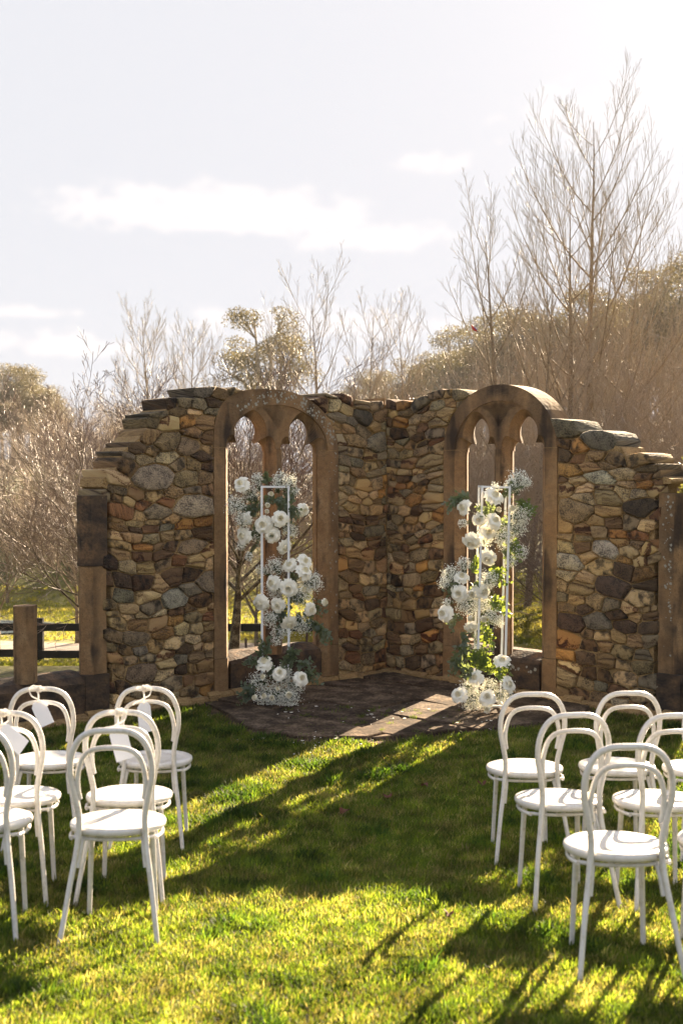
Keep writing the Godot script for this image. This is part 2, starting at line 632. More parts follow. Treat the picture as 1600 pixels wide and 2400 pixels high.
func trefoil_side(foot: float, pull: Vector2, tip: Vector2, mid: float, r: float, a0: float, point: float) -> Array:
	var right := [Vector2(foot, -0.02), Vector2(foot, 0.0)]
	for s in 7:
		var t := (s + 1) / 7.0
		var a := Vector2(foot, 0.0).lerp(pull, t)
		right.append(a.lerp(pull.lerp(tip, t), t))
	var head := []
	for s in 25:
		var t := deg_to_rad(lerpf(a0, 180.0 - a0, s / 24.0))
		head.append(Vector2(cos(t) * r, mid + sin(t) * r + point * pow(maxf(sin(t), 0.0), 6.0)))
	var all := right + head
	for s in range(right.size() - 1, -1, -1):
		all.append(Vector2(-right[s].x, right[s].y))
	return all

func trefoil(c: float, half: float, front: float, grow := 0.0) -> PackedVector2Array:
	# right foot, foil, cusp, round head, cusp, foil, left foot; front: 1 at the wide arris, 0 at the clear opening
	var k := half / 0.2215
	var lo := trefoil_side(0.2215, Vector2(0.212, 0.085), Vector2(0.108, 0.052), 0.135, 0.137, -38.0, 0.018)
	var hi := trefoil_side(0.2860, Vector2(0.284, 0.135), Vector2(0.181, 0.112), 0.150, 0.185, -12.0, 0.016)
	var o := PackedVector2Array()
	for s in lo.size():
		var p: Vector2 = lo[s]
		var d: Vector2 = hi[s] - lo[s]
		o.append(Vector2(c + p.x * k + d.x * front + signf(p.x) * grow, SPRING + p.y + d.y * front + (grow if s > 8 and s < lo.size() - 9 else 0.0)))
	return o

func closed(top: PackedVector2Array, down: float) -> PackedVector2Array:
	var o := top.duplicate()
	o.append(Vector2(top[top.size() - 1].x, down))
	o.append(Vector2(top[0].x, down))
	return o

func window_cut(c: float, h: float, rise: float, sq: float, bottom: float) -> PackedVector2Array:
	return closed(arc(c, h, rise, 28, sq), bottom)

func jamb_profile(e: float, out: float, s: float, deep := 0.26) -> Array:
	# e: clear edge, out: outer edge, s: direction from the opening into the wall
	return [[out, 0.0], [e + s * 0.072, 0.0], [e, -0.072], [e + s * 0.010, -0.076], [e + s * 0.010, -0.086], [e, -0.09], [e, -0.104], [e + s * 0.05, -0.18], [e + s * 0.12, -0.19], [e + s * 0.12, -deep], [out, -deep]]

func lichen_spots(b: Buf, spots: Array) -> void:
	# small raised rosettes: [u, v, w, radius]
	for s in spots:
		var n := 9
		var o := b.add(Vector3(s[0], s[1], s[2] + 0.002))
		for k in n:
			var a := TAU * k / n
			var r: float = s[3] * R(0.7, 1.2)
			b.add(Vector3(s[0] + cos(a) * r, s[1] + sin(a) * r, s[2] + 0.0005))
		for k in n:
			b.tri(o, o + 1 + k, o + 1 + (k + 1) % n)

func traceried_window(wall: Node3D, sg: float, c: float, h: float, rise: float, inner_rise: float, sq: float, lichen: int) -> void:
	var win := Node3D.new()
	win.name = "window"
	wall.add_child(win, true)
	var ms: Material = M["sandstone"]
	var e := h - 0.205
	# jambs, mullion, blocks, sill
	for s in [1.0, -1.0]:
		var b := new_buf(sg)
		prism_v(b, jamb_profile(c + s * e, c + s * h, s), 0.372, SPRING - 0.004, 0.0012)
		part("jamb", b.done(ms), win)
		var q := new_buf(sg)
		prism_v(q, [[c + s * h, 0.004], [c + s * (e + 0.062), 0.004], [c + s * (e + 0.01), -0.05], [c + s * (e + 0.01), -0.27], [c + s * h, -0.27]], 0.07, 0.368, 0.002)
		part("base_block", q.done(ms), win)
		var j := new_buf(sg)
		var jp := []
		for q2 in jamb_profile(c + s * e, c + s * h, s):
			jp.append([q2[0] + s * 0.004 if absf(q2[0] - c) < h - 0.01 else q2[0], q2[1] - 0.003])
		prism_v(j, jp, SPRING - 0.008, SPRING + 0.002)
		part("mortar_joint", j.done(M["mortar"]), win)
	var m := new_buf(sg)
	prism_v(m, [[c - 0.026, 0.0], [c + 0.026, 0.0], [c + 0.093, -0.067], [c + 0.083, -0.071], [c + 0.083, -0.081], [c + 0.093, -0.085], [c + 0.093, -0.10], [c + 0.05, -0.175], [c - 0.05, -0.175], [c - 0.093, -0.10], [c - 0.093, -0.085], [c - 0.083, -0.081], [c - 0.083, -0.071], [c - 0.093, -0.067]], 0.34, SPRING - 0.004, 0.0012)
	part("mullion", m.done(ms), win)
	var sl := new_buf(sg)
	prism_u(sl, [[0.07, -0.02], [0.30, -0.02], [0.335, -0.045], [0.385, -0.17], [0.388, -0.275], [0.07, -0.275]], c - e - 0.008, c + e + 0.008, 0.005)
	part("sill", sl.done(M["stained_sandstone"]), win)
	# the arch ring
	var eo := arc(c, h, rise, 36, sq)
	var ei := arc(c, h - 0.135, inner_rise, 36)
	var a := new_buf(sg)
	band(a, ei, 0.0, eo, 0.0, true)
	band(a, eo, 0.0, eo, -0.27, true)
	band(a, ei, 0.0, ei, -0.20, false)
	band(a, ei, -0.20, eo, -0.27, false)
	part("arch", a.done(ms), win)
	# tracery: a plate with two deeply chamfered trefoil heads and a sunk eye between them
	var t := new_buf(sg)
	var polys := [closed(arc(c, h - 0.12, inner_rise + 0.015, 36), SPRING)]
	var half := (e - 0.096) / 2.0
	var eye := PackedVector2Array()
	for k in 13:
		var x := lerpf(0.20, -0.20, k / 12.0)
		eye.append(Vector2(c + x, SPRING + inner_rise * sqrt(1.0 - pow(x / (h - 0.135), 2.0)) - 0.022))
	for q in [[-0.115, 0.80], [-0.045, 0.62], [0.0, 0.47], [0.045, 0.62], [0.115, 0.80]]:
		eye.append(Vector2(c + q[0], SPRING + inner_rise * q[1] - 0.01))
	var cuts := [eye]
	for s in [-1.0, 1.0]:
		cuts.append(closed(trefoil(c + s * (0.096 + half), half, 1.0), SPRING - 0.05))
	for cut in cuts:
		var left := []
		for p in polys:
			left.append_array(Geometry2D.clip_polygons(p, cut))
		polys = left
	for p in polys:
		face(t, p, -0.014, true)
	var back := [closed(arc(c, h - 0.12, inner_rise + 0.015, 36), SPRING)]
	for s in [-1.0, 1.0]:
		var left := []
		for p in back:
			left.append_array(Geometry2D.clip_polygons(p, closed(trefoil(c + s * (0.096 + half), half, 0.0, 0.03), SPRING - 0.05)))
		back = left
	for p in back:
		face(t, p, -0.17, false)
	# the eye: chamfered edge, then a sunk panel with a raised rib down the middle
	var small := PackedVector2Array()
	var mid := Vector2(c, SPRING + inner_rise * 0.80)
	for p in eye:
		small.append(mid + (p - mid) * Vector2(0.86, 0.80))
	face(t, small, -0.075, true)
	var e1 := eye.duplicate()
	e1.append(eye[0])
	var e2 := small.duplicate()
	e2.append(small[0])
	band(t, e1, -0.014, e2, -0.075, true)
	for s in [-1.0, 1.0]:
		var cc: float = c + s * (0.096 + half)
		var f0 := trefoil(cc, half, 1.0)
		var f1 := trefoil(cc, half, 0.0)
		var f2 := trefoil(cc, half, 0.0, 0.03)
		band(t, f0, -0.014, f0, -0.022)
		band(t, f0, -0.022, f1, -0.088)
		band(t, f1, -0.088, f1, -0.115)
		band(t, f1, -0.115, f2, -0.17)
	part("tracery", t.done(ms), win)
	if lichen > 0:
		var lb := new_buf(sg)
		var spots := []
		for k in lichen:
			var th := R(0.25, 0.95) * PI
			var q := R(0.15, 0.9)
			spots.append([c + cos(th) * lerpf(h - 0.135, h, q), SPRING + sin(th) * lerpf(inner_rise, rise, q), 0.0, lerpf(0.003, 0.015, pow(rng.randf(), 2.0))])
		for k in lichen / 4:
			spots.append([c - h + R(0.02, 0.12), R(0.6, SPRING + 0.3), 0.001, R(0.004, 0.011)])
		lichen_spots(lb, spots)
		tag(part("lichen", lb.done(M["lichen"]), win), "", "", "", "stuff")
	else:
		var lb := new_buf(sg)
		var spots := []
		for k in 14:
			spots.append([c + R(0.02, e - 0.03), 0.272 + R(-0.05, 0.018), -0.017, R(0.007, 0.018)])
		lichen_spots(lb, spots)
		tag(part("lichen", lb.done(M["lichen"]), win), "", "", "", "stuff")

# stones are packed as a weighted Voronoi pattern, flatter in some courses
var bands := []
func squash(u: float, v: float) -> float:
	var y := v + 0.05 * sin(2.6 * u + 1.0) + 0.02 * sin(7.0 * u)
	var o := 1.78 * y
	for b in bands:
		o += b[2] * clampf(y - b[0], 0.0, b[1] - b[0])
	return o

func unsquash(u: float, s: float) -> float:
	var lo := -1.0
	var hi := 4.0
	for k in 18:
		var m := (lo + hi) * 0.5
		if squash(u, m) < s:
			lo = m
		else:
			hi = m
	return (lo + hi) * 0.5

const TINTS := [[Color(0.543, 0.442, 0.274), 20], [Color(0.462, 0.354, 0.205), 20], [Color(0.409, 0.348, 0.239), 18], [Color(0.327, 0.233, 0.134), 14], [Color(0.194, 0.129, 0.077), 14], [Color(0.131, 0.086, 0.055), 8], [Color(0.347, 0.315, 0.244), 12], [Color(0.680, 0.567, 0.372), 7], [Color(0.488, 0.287, 0.111), 7], [Color(0.286, 0.153, 0.081), 6]]

func pick_tint() -> Color:
	var sum := 0
	for t in TINTS:
		sum += t[1]
	var r := rng.randi_range(0, sum - 1)
	for t in TINTS:
		r -= t[1]
		if r < 0:
			return t[0]
	return TINTS[0][0]

func chaikin(p: PackedVector2Array, q: float) -> PackedVector2Array:
	var o := PackedVector2Array()
	for k in p.size():
		var a := p[k]
		var b := p[(k + 1) % p.size()]
		o.append(a.lerp(b, q))
		o.append(a.lerp(b, 1.0 - q))
	return o

func even(p: PackedVector2Array, n: int) -> PackedVector2Array:
	# drop the points that matter least until n are left
	while p.size() > n:
		var best := -1
		var least := 1e9
		for k in p.size():
			var a := p[(k + p.size() - 1) % p.size()]
			var b := p[k]
			var c := p[(k + 1) % p.size()]
			var s := absf((b - a).cross(c - a))
			if s < least:
				least = s
				best = k
		p.remove_at(best)
	return p

func poly_area(p: PackedVector2Array) -> float:
	var s := 0.0
	for k in p.size():
		s += p[k].cross(p[(k + 1) % p.size()])
	return s * 0.5

func stone(sg: float, poly: PackedVector2Array, deep: bool, tint: Color, kind: int) -> ArrayMesh:
	if poly_area(poly) < 0.0:
		poly.reverse()
	var n := poly.size()
	var c := Vector2.ZERO
	for p in poly:
		c += p
	c /= n
	var size := sqrt(absf(poly_area(poly)))
	var b := new_buf(sg)
	b.tinted = true
	var v := R(0.70, 1.22)
	b.tint = Color(tint.r * v * R(0.97, 1.08), tint.g * v * 0.97, tint.b * v * R(0.82, 0.98))
	var off := Vector2(R(0, 9), R(0, 9))
	var turn := R(-0.25, 0.25) + (PI / 2 if rng.randf() < 0.08 else 0.0)
	var sc := R(1.6, 2.6)
	var edge := R(-0.012, 0.010)
	var bulge := clampf(size * R(0.06, 0.17), 0.006, 0.032)
	var tilt := Vector2(R(-0.17, 0.17), R(-0.22, 0.13))
	var back := -0.36 if deep else -0.10
	var uvf := func(p: Vector2, extra: float) -> Vector2: return (p - c).rotated(turn) * sc * Vector2(1, -1) + off + Vector2(0, extra)
	for p in poly:
		b.add(Vector3(p.x, p.y, back), uvf.call(p, 0.15))
	for p in poly:
		var s := p.lerp(c, R(0.0, 0.06))
		b.add(Vector3(s.x, s.y, edge + tilt.dot(s - c) * 0.6 + R(-0.006, 0.004)), uvf.call(s, 0.0))
	for p in poly:
		var s := p.lerp(c, R(0.10, 0.26))
		b.add(Vector3(s.x, s.y, edge + bulge * R(0.62, 0.95) + tilt.dot(s - c)), uvf.call(s, 0.0))
	var o := b.add(Vector3(c.x, c.y, edge + bulge * R(0.9, 1.1)), uvf.call(c, 0.0))
	for k in n:
		var k2 := (k + 1) % n
		b.quad(k, k2, n + k2, n + k)
		b.quad(n + k, n + k2, 2 * n + k2, 2 * n + k)
		b.tri(2 * n + k, 2 * n + k2, o)
	return b.done(M["rubble_stone_%d" % kind], true)

func rubble(wall: Node3D, sg: float, outline: PackedVector2Array, cuts: Array, umax: float, specials: Array) -> int:
	var P := PackedVector2Array()
	var W := PackedFloat32Array()
	var tint := []
	var real := []
	for s in specials:
		P.append(Vector2(s[0], squash(s[0], s[1])))
		W.append(s[2])
		tint.append(s[3])
		real.append(true)
	var top_y := squash(0.5, 3.05)
	var y := squash(0.5, -0.02)
	while y < top_y:
		var hr := R(0.088, 0.192) if rng.randf() < 0.75 else R(0.19, 0.25)
		var ph := R(0, 6)
		var u := -0.1 - R(0.0, 0.15)
		while u < umax + 0.15:
			var w := R(0.092, 0.205) + hr * R(0.0, 0.35)
			var uu := u + w * 0.5
			var p := Vector2(uu, y + hr * 0.5 + 0.035 * sin(uu * 2.2 + ph) + hr * R(-0.16, 0.16))
			u += w
			var r := minf(w, hr) * 0.5 * R(0.85, 1.15)
			if rng.randf() < 0.07:
				r *= 1.5
			var v := unsquash(uu, p.y)
			var raw := Vector2(uu, v)
			var blocked := false
			for cut in cuts:
				if Geometry2D.is_point_in_polygon(raw, cut):
					blocked = true
			for k in specials.size():
				if P[k].distance_squared_to(p) < pow(W[k] + r * 0.72, 2.0):
					blocked = true
			if blocked:
				continue
			P.append(p)
			W.append(r)
			tint.append(null)
			real.append(Geometry2D.is_point_in_polygon(raw, outline))
		y += hr
	var grown: PackedVector2Array = Geometry2D.offset_polygon(outline, 0.04)[0]
	var count := 0
	for k in P.size():
		if not real[k]:
			continue
		var q := 0.34
		var cell := PackedVector2Array([P[k] + Vector2(-q, -q), P[k] + Vector2(q, -q), P[k] + Vector2(q, q), P[k] + Vector2(-q, q)])
		var top := false
		for j in P.size():
			if j == k:
				continue
			var d := P[j] - P[k]
			var l := d.length()
			if l > 0.75:
				continue
			var lim := (l * l + W[k] * W[k] - W[j] * W[j]) / (2.0 * l)
			var nn := d / l
			var next := PackedVector2Array()
			for m in cell.size():
				var a := cell[m]
				var b := cell[(m + 1) % cell.size()]
				var da := (a - P[k]).dot(nn) - lim
				var db := (b - P[k]).dot(nn) - lim
				if da <= 0.0:
					next.append(a)
				if (da < 0.0) != (db < 0.0):
					next.append(a.lerp(b, da / (da - db)))
			if next.size() != cell.size() and not real[j] and d.y > 0.0:
				top = true
			cell = next
			if cell.size() < 3:
				break
		if cell.size() < 3:
			continue
		var poly := PackedVector2Array()
		for c in cell:
			poly.append(Vector2(c.x, unsquash(c.x, c.y)))
		var got := Geometry2D.intersect_polygons(poly, PackedVector2Array([Vector2(0.0, 0.02), Vector2(umax, 0.02), Vector2(umax, 3.2), Vector2(0.0, 3.2)]))
		var near := []
		for g in got:
			near.append_array(Geometry2D.intersect_polygons(g, grown))
		got.assign(near)
		for cut in cuts:
			var left := []
			for g in got:
				left.append_array(Geometry2D.clip_polygons(g, cut))
			got.assign(left)
		var best := PackedVector2Array()
		var most := 0.0
		for g in got:
			var s := absf(poly_area(g))
			if s > most:
				most = s
				best = g
		if most < 0.0008:
			continue
		var shrunk := Geometry2D.offset_polygon(best, -R(0.0008, 0.003))
		if shrunk.is_empty():
			continue
		best = shrunk[0]
		if absf(poly_area(best)) < 0.0006:
			continue
		best = even(chaikin(best, R(0.04, 0.14)), 11)
		for m in best.size():
			best[m] += Vector2(R(-0.004, 0.004), R(-0.004, 0.004))
		var kind := [0, 0, 1, 1, 2, 3, 3][rng.randi_range(0, 6)] as int
		var col: Color = pick_tint()
		if tint[k] != null:
			col = tint[k]
			kind = 0
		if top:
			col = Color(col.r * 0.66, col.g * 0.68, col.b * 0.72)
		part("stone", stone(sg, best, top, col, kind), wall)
		count += 1
	return count

func core(wall: Node3D, sg: float, outline: PackedVector2Array, cuts: Array) -> void:
	var polys := []
	polys.append_array(Geometry2D.offset_polygon(outline, -0.055))
	for cut in cuts:
		var left := []
		for p in polys:
			left.append_array(Geometry2D.clip_polygons(p, cut))
		polys = left
	var b := new_buf(sg)
	for p in polys:
		if poly_area(p) < 0.0:
			p.reverse()
		face(b, p, -0.013, true)
		face(b, p, -0.37, false)
		var q: PackedVector2Array = p.duplicate()
		q.append(p[0])
		band(b, q, -0.013, q, -0.37, true)
	part("mortar_core", b.done(M["mortar"]), wall)

func ragged(points: Array) -> PackedVector2Array:
	var o := PackedVector2Array()
	for p in points:
		o.append(Vector2(p[0], p[1]))
	return o

func make_ruin() -> void:
	# left wing
	bands = [[1.42, 1.68, 0.9]]
	var lw := thing("ruined_wall", "left wing of the rubble stone ruin with a traceried window and a tall stained pillar", "wall", CORNER, deg_to_rad(LEFT_TURN))
	var lo := ragged([[-0.30, 0.0], [3.23, 0.0], [3.23, 1.82], [3.31, 1.86], [3.30, 1.99], [3.18, 2.06], [3.11, 2.22], [2.95, 2.33], [2.84, 2.45], [2.69, 2.58], [2.58, 2.64], [2.43, 2.70], [2.06, 2.74], [1.98, 2.76], [1.85, 2.72], [1.62, 2.72], [1.45, 2.70], [1.15, 2.68], [0.99, 2.76], [0.80, 2.79], [0.52, 2.80], [0.25, 2.77], [-0.30, 2.76]])
	var lc := window_cut(1.40, 0.742, 0.54, -1.0, -0.5)
	traceried_window(lw, -1.0, 1.40, 0.742, 0.542, 0.405, -1.6, 170)
	lc = window_cut(1.40, 0.742, 0.54, -1.6, -0.5)
	core(lw, -1.0, lo, [lc])
	var pale := Color(0.56, 0.50, 0.41)
	var n := rubble(lw, -1.0, lo, [lc], 3.28, [[2.77, 1.97, 0.20, pale], [2.36, 1.72, 0.19, Color(0.645, 0.580, 0.466)], [2.62, 2.27, 0.13, Color(0.394, 0.302, 0.191)], [2.42, 2.25, 0.12, Color(0.382, 0.302, 0.203)], [2.28, 2.74, 0.11, Color(0.298, 0.265, 0.214)], [0.08, 2.32, 0.17, Color(0.430, 0.374, 0.275)], [0.30, 2.55, 0.12, Color(0.131, 0.111, 0.088)], [2.90, 0.33, 0.15, Color(0.263, 0.205, 0.155)], [2.55, 0.92, 0.11, Color(0.430, 0.434, 0.418)], [2.95, 0.62, 0.11, Color(0.359, 0.290, 0.214)], [2.40, 1.38, 0.13, Color(0.477, 0.350, 0.239)], [2.2, 1.05, 0.12, Color(0.430, 0.362, 0.263)]])
	print("left stones ", n)
	# right wing
	bands = [[1.95, 2.2, 0.9]]
	var rw := thing("ruined_wall", "right wing of the rubble stone ruin with the taller rounded arch and a sloping broken end", "wall", CORNER, deg_to_rad(RIGHT_TURN))
	var ro := ragged([[-0.30, 0.0], [3.06, 0.0], [3.06, 1.86], [3.16, 1.86], [3.23, 1.92], [3.20, 2.00], [2.97, 2.06], [2.90, 2.17], [2.77, 2.19], [2.72, 2.27], [2.50, 2.33], [2.43, 2.36], [2.20, 2.43], [2.05, 2.45], [1.9, 2.45], [1.7, 2.55], [1.4, 2.7], [1.1, 2.68], [1.0, 2.75], [0.85, 2.79], [0.6, 2.78], [0.4, 2.73], [-0.30, 2.76]])
	var rc := window_cut(1.40, 0.652, 0.585, 1.0, -0.5)
	traceried_window(rw, 1.0, 1.40, 0.652, 0.588, 0.44, 1.0, 0)
	core(rw, 1.0, ro, [rc])
	n = rubble(rw, 1.0, ro, [rc], 3.08, [[2.50, 1.97, 0.15, Color(0.549, 0.519, 0.441)], [2.25, 1.68, 0.15, Color(0.477, 0.362, 0.239)], [2.70, 1.99, 0.13, Color(0.501, 0.422, 0.299)], [2.48, 2.29, 0.14, Color(0.382, 0.374, 0.334)], [2.12, 2.40, 0.14, Color(0.406, 0.362, 0.263)], [2.55, 1.36, 0.12, Color(0.693, 0.664, 0.597)], [2.15, 1.22, 0.13, Color(0.573, 0.519, 0.418)], [2.20, 0.70, 0.15, Color(0.142, 0.094, 0.066)], [2.6, 1.05, 0.14, Color(0.131, 0.094, 0.071)], [2.9, 1.72, 0.13, Color(0.218, 0.166, 0.109)], [2.17, 2.02, 0.10, Color(0.549, 0.326, 0.131)], [2.45, 0.74, 0.13, Color(0.311, 0.265, 0.214)]])
	print("right stones ", n)
	# the next windows, broken off
	var st: Material = M["stained_sandstone"]
	var ms: Material = M["sandstone"]
	var bw := Node3D.new()
	bw.name = "broken_window"
	lw.add_child(bw, true)
	var b := new_buf(-1.0)
	prism_v(b, [[3.232, 0.0], [3.355, 0.0], [3.428, -0.073], [3.428, -0.10], [3.36, -0.16], [3.232, -0.16]], 0.372, 1.248, 0.0015)
	part("jamb", b.done(ms), bw)
	b = new_buf(-1.0)
	prism_v(b, [[3.228, 0.010], [3.37, 0.008], [3.385, -0.006], [3.438, -0.066], [3.44, -0.10], [3.37, -0.165], [3.228, -0.17]], 1.252, 1.822, 0.003)
	part("stained_block", b.done(st), bw)
	b = new_buf(-1.0)
	prism_v(b, [[3.885, 0.0], [3.945, 0.0], [4.01, -0.065], [4.01, -0.09], [3.97, -0.15], [3.86, -0.15], [3.82, -0.09], [3.82, -0.065]], 0.36, 0.968, 0.002)
	part("broken_mullion", b.done(ms), bw)
	b = new_buf(-1.0)
	prism_u(b, [[0.02, -0.01], [0.31, -0.01], [0.36, -0.06], [0.39, -0.17], [0.39, -0.275], [0.02, -0.275]], 3.42, 4.9, 0.003)
	part("sill", b.done(st), bw)
	b = new_buf(-1.0)
	prism_v(b, [[3.215, 0.012], [3.43, 0.006], [3.43, -0.27], [3.215, -0.27]], 0.08, 0.368, 0.002)
	part("base_block", b.done(st), bw)
	var rwn := Node3D.new()
	rwn.name = "broken_window"
	rw.add_child(rwn, true)
	b = new_buf(1.0)
	prism_v(b, jamb_profile(3.26, 3.052, -1.0), 0.372, 1.84, 0.002)
	part("jamb", b.done(ms), rwn)
	b = new_buf(1.0)
	prism_u(b, [[0.02, -0.01], [0.31, -0.01], [0.36, -0.06], [0.39, -0.17], [0.39, -0.275], [0.02, -0.275]], 3.25, 4.6, 0.003)
	part("sill", b.done(st), rwn)
	b = new_buf(1.0)
	prism_v(b, [[3.045, 0.012], [3.255, 0.006], [3.255, -0.27], [3.045, -0.27]], 0.08, 0.368, 0.002)
	part("base_block", b.done(st), rwn)
	b = new_buf(1.0)
	var spots := []
	for k in 70:
		spots.append([3.165 + R(-0.10, 0.02) * rng.randf(), 0.4 + 1.42 * pow(rng.randf(), 0.5), 0.001, lerpf(0.003, 0.014, pow(rng.randf(), 2.0))])
	lichen_spots(b, spots)
	tag(part("lichen", b.done(M["lichen"]), rwn), "", "", "", "stuff")
	# rough footing along both wings
	for s in [-1.0, 1.0]:
		var u := 0.0
		while u < 4.6:
			var f := new_buf(s)
			var l := R(0.10, 0.26)
			var top := R(0.05, 0.095)
			prism_u(f, [[-0.1, R(0.05, 0.09)], [top * 0.7, R(0.03, 0.075)], [top, R(0.0, 0.03)], [top, -0.2], [-0.1, -0.2]], u, u + l - R(0.0, 0.012))
			u += l
			part("footing_stone", f.done(M["mortar"]), lw if s < 0.0 else rw)

func patio_outline() -> PackedVector2Array:
	return PackedVector2Array([Vector2(0.45, -11.75), Vector2(-1.22, -10.19), Vector2(-1.02, -9.78), Vector2(-0.70, -9.0), Vector2(-0.34, -8.73), Vector2(0.25, -8.69), Vector2(0.72, -8.86), Vector2(1.12, -9.02), Vector2(1.62, -9.28), Vector2(2.02, -9.66), Vector2(2.15, -10.02)])

func make_patio() -> void:
	var out := patio_outline()
	var bed := Buf.new()
	var grown: PackedVector2Array = Geometry2D.offset_polygon(out, 0.10)[0]
	grown = chaikin(grown, 0.25)
	for k in grown.size():
		grown[k] += Vector2(R(-0.03, 0.03), R(-0.03, 0.03))
	var t := Geometry2D.triangulate_polygon(grown)
	for p in grown:
		bed.add(Vector3(p.x, 0.006, p.y))
	for k in range(0, t.size(), 3):
		var up := (grown[t[k + 1]] - grown[t[k]]).cross(grown[t[k + 2]] - grown[t[k]]) < 0.0
		if up:
			bed.tri(t[k], t[k + 1], t[k + 2])
		else:
			bed.tri(t[k], t[k + 2], t[k + 1])
	var patio := structure("patio", bed.done(M["soil"], true))
	var a := Vector2(0.71, 0.704)
	var l := Vector2(-0.72, 0.694)
	var q := -0.05
	var o := Vector2(0.45, -11.75)
	while q < 3.4:
		var dq := R(0.40, 0.62)
		var p := -0.1 - R(0.0, 0.4)
		while p < 3.4:
			var dp := R(0.48, 1.0)
			var poly := PackedVector2Array()
			for c in [[p, q], [p + dp, q], [p + dp, q + dq], [p, q + dq]]:
				poly.append(o + a * c[0] + l * c[1] + Vector2(R(-0.012, 0.012), R(-0.012, 0.012)))
			for g in Geometry2D.intersect_polygons(poly, out):
				var gi := Geometry2D.offset_polygon(g, -R(0.009, 0.016))
				if gi.is_empty() or absf(poly_area(gi[0])) < 0.006:
					continue
				var s: PackedVector2Array = chaikin(gi[0], 0.07)
				if poly_area(s) < 0.0:
					s.reverse()
				var b := Buf.new()
				var n := s.size()
				var c := Vector2.ZERO
				for k in s:
					c += k
				c /= n
				var h := R(0.024, 0.042)
				var tl := Vector2(R(-0.025, 0.025), R(-0.025, 0.025))
				for k in s:
					b.add(Vector3(k.x, -0.03, k.y))
				for k in s:
					b.add(Vector3(k.x, h - 0.006 + tl.dot(k - c), k.y))
				for k in s:
					var m := k.move_toward(c, 0.009)
					b.add(Vector3(m.x, h + tl.dot(k - c), m.y))
				var oc := b.add(Vector3(c.x, h + 0.001, c.y))
				for k in n:
					var k2 := (k + 1) % n
					b.quad(k2, k, n + k, n + k2)
					b.quad(n + k2, n + k, 2 * n + k, 2 * n + k2)
					b.tri(2 * n + k2, 2 * n + k, oc)
				part("paver", b.done(M["paving_%d" % rng.randi_range(0, 2)]), patio)
			p += dp
		q += dq

# ---------------------------------------------------------------- grass
func tuft_mesh(blades: int, wide: float, tall: float, spread: float) -> ArrayMesh:
	var b := Buf.new()
	for k in blades:
		var a := R(0, TAU)
		var root := Vector3(cos(a), 0, sin(a)) * spread * sqrt(rng.randf())
		var lean := Vector3(cos(a + R(-1, 1)), 0, sin(a + R(-1, 1))) * R(0.1, 0.7)
		var h := tall * R(0.5, 1.0)
		var w := wide * R(0.7, 1.2)
		var s := Vector3(cos(a + 1.57 + R(-0.8, 0.8)), 0, sin(a + 1.57 + R(-0.8, 0.8))) * w
		var m := root + lean * h * 0.35 + Vector3(0, h * 0.6, 0)
		var t := root + lean * h * 1.0 + Vector3(0, h * R(0.75, 1.0), 0)
		var p0 := b.add(root - s)
		var p1 := b.add(root + s)
		var p2 := b.add(m - s * 0.8)
		var p3 := b.add(m + s * 0.8)
		var p4 := b.add(t)
		b.quad(p0, p1, p3, p2)
		b.tri(p2, p3, p4)
	return b.done(M["grass_blade"], false)

func scatter(called: String, mesh: Mesh, where: Array, tints: Array) -> void:
	var mm := MultiMesh.new()
	mm.transform_format = MultiMesh.TRANSFORM_3D
	mm.use_colors = true
	mm.mesh = mesh
	mm.instance_count = where.size()
	for k in where.size():
		mm.set_instance_transform(k, where[k])
		mm.set_instance_color(k, tints[k])
	var o := MultiMeshInstance3D.new()
	o.name = called
	o.multimesh = mm
	add_child(o, true)
	tag(o, "", "", "", "stuff")

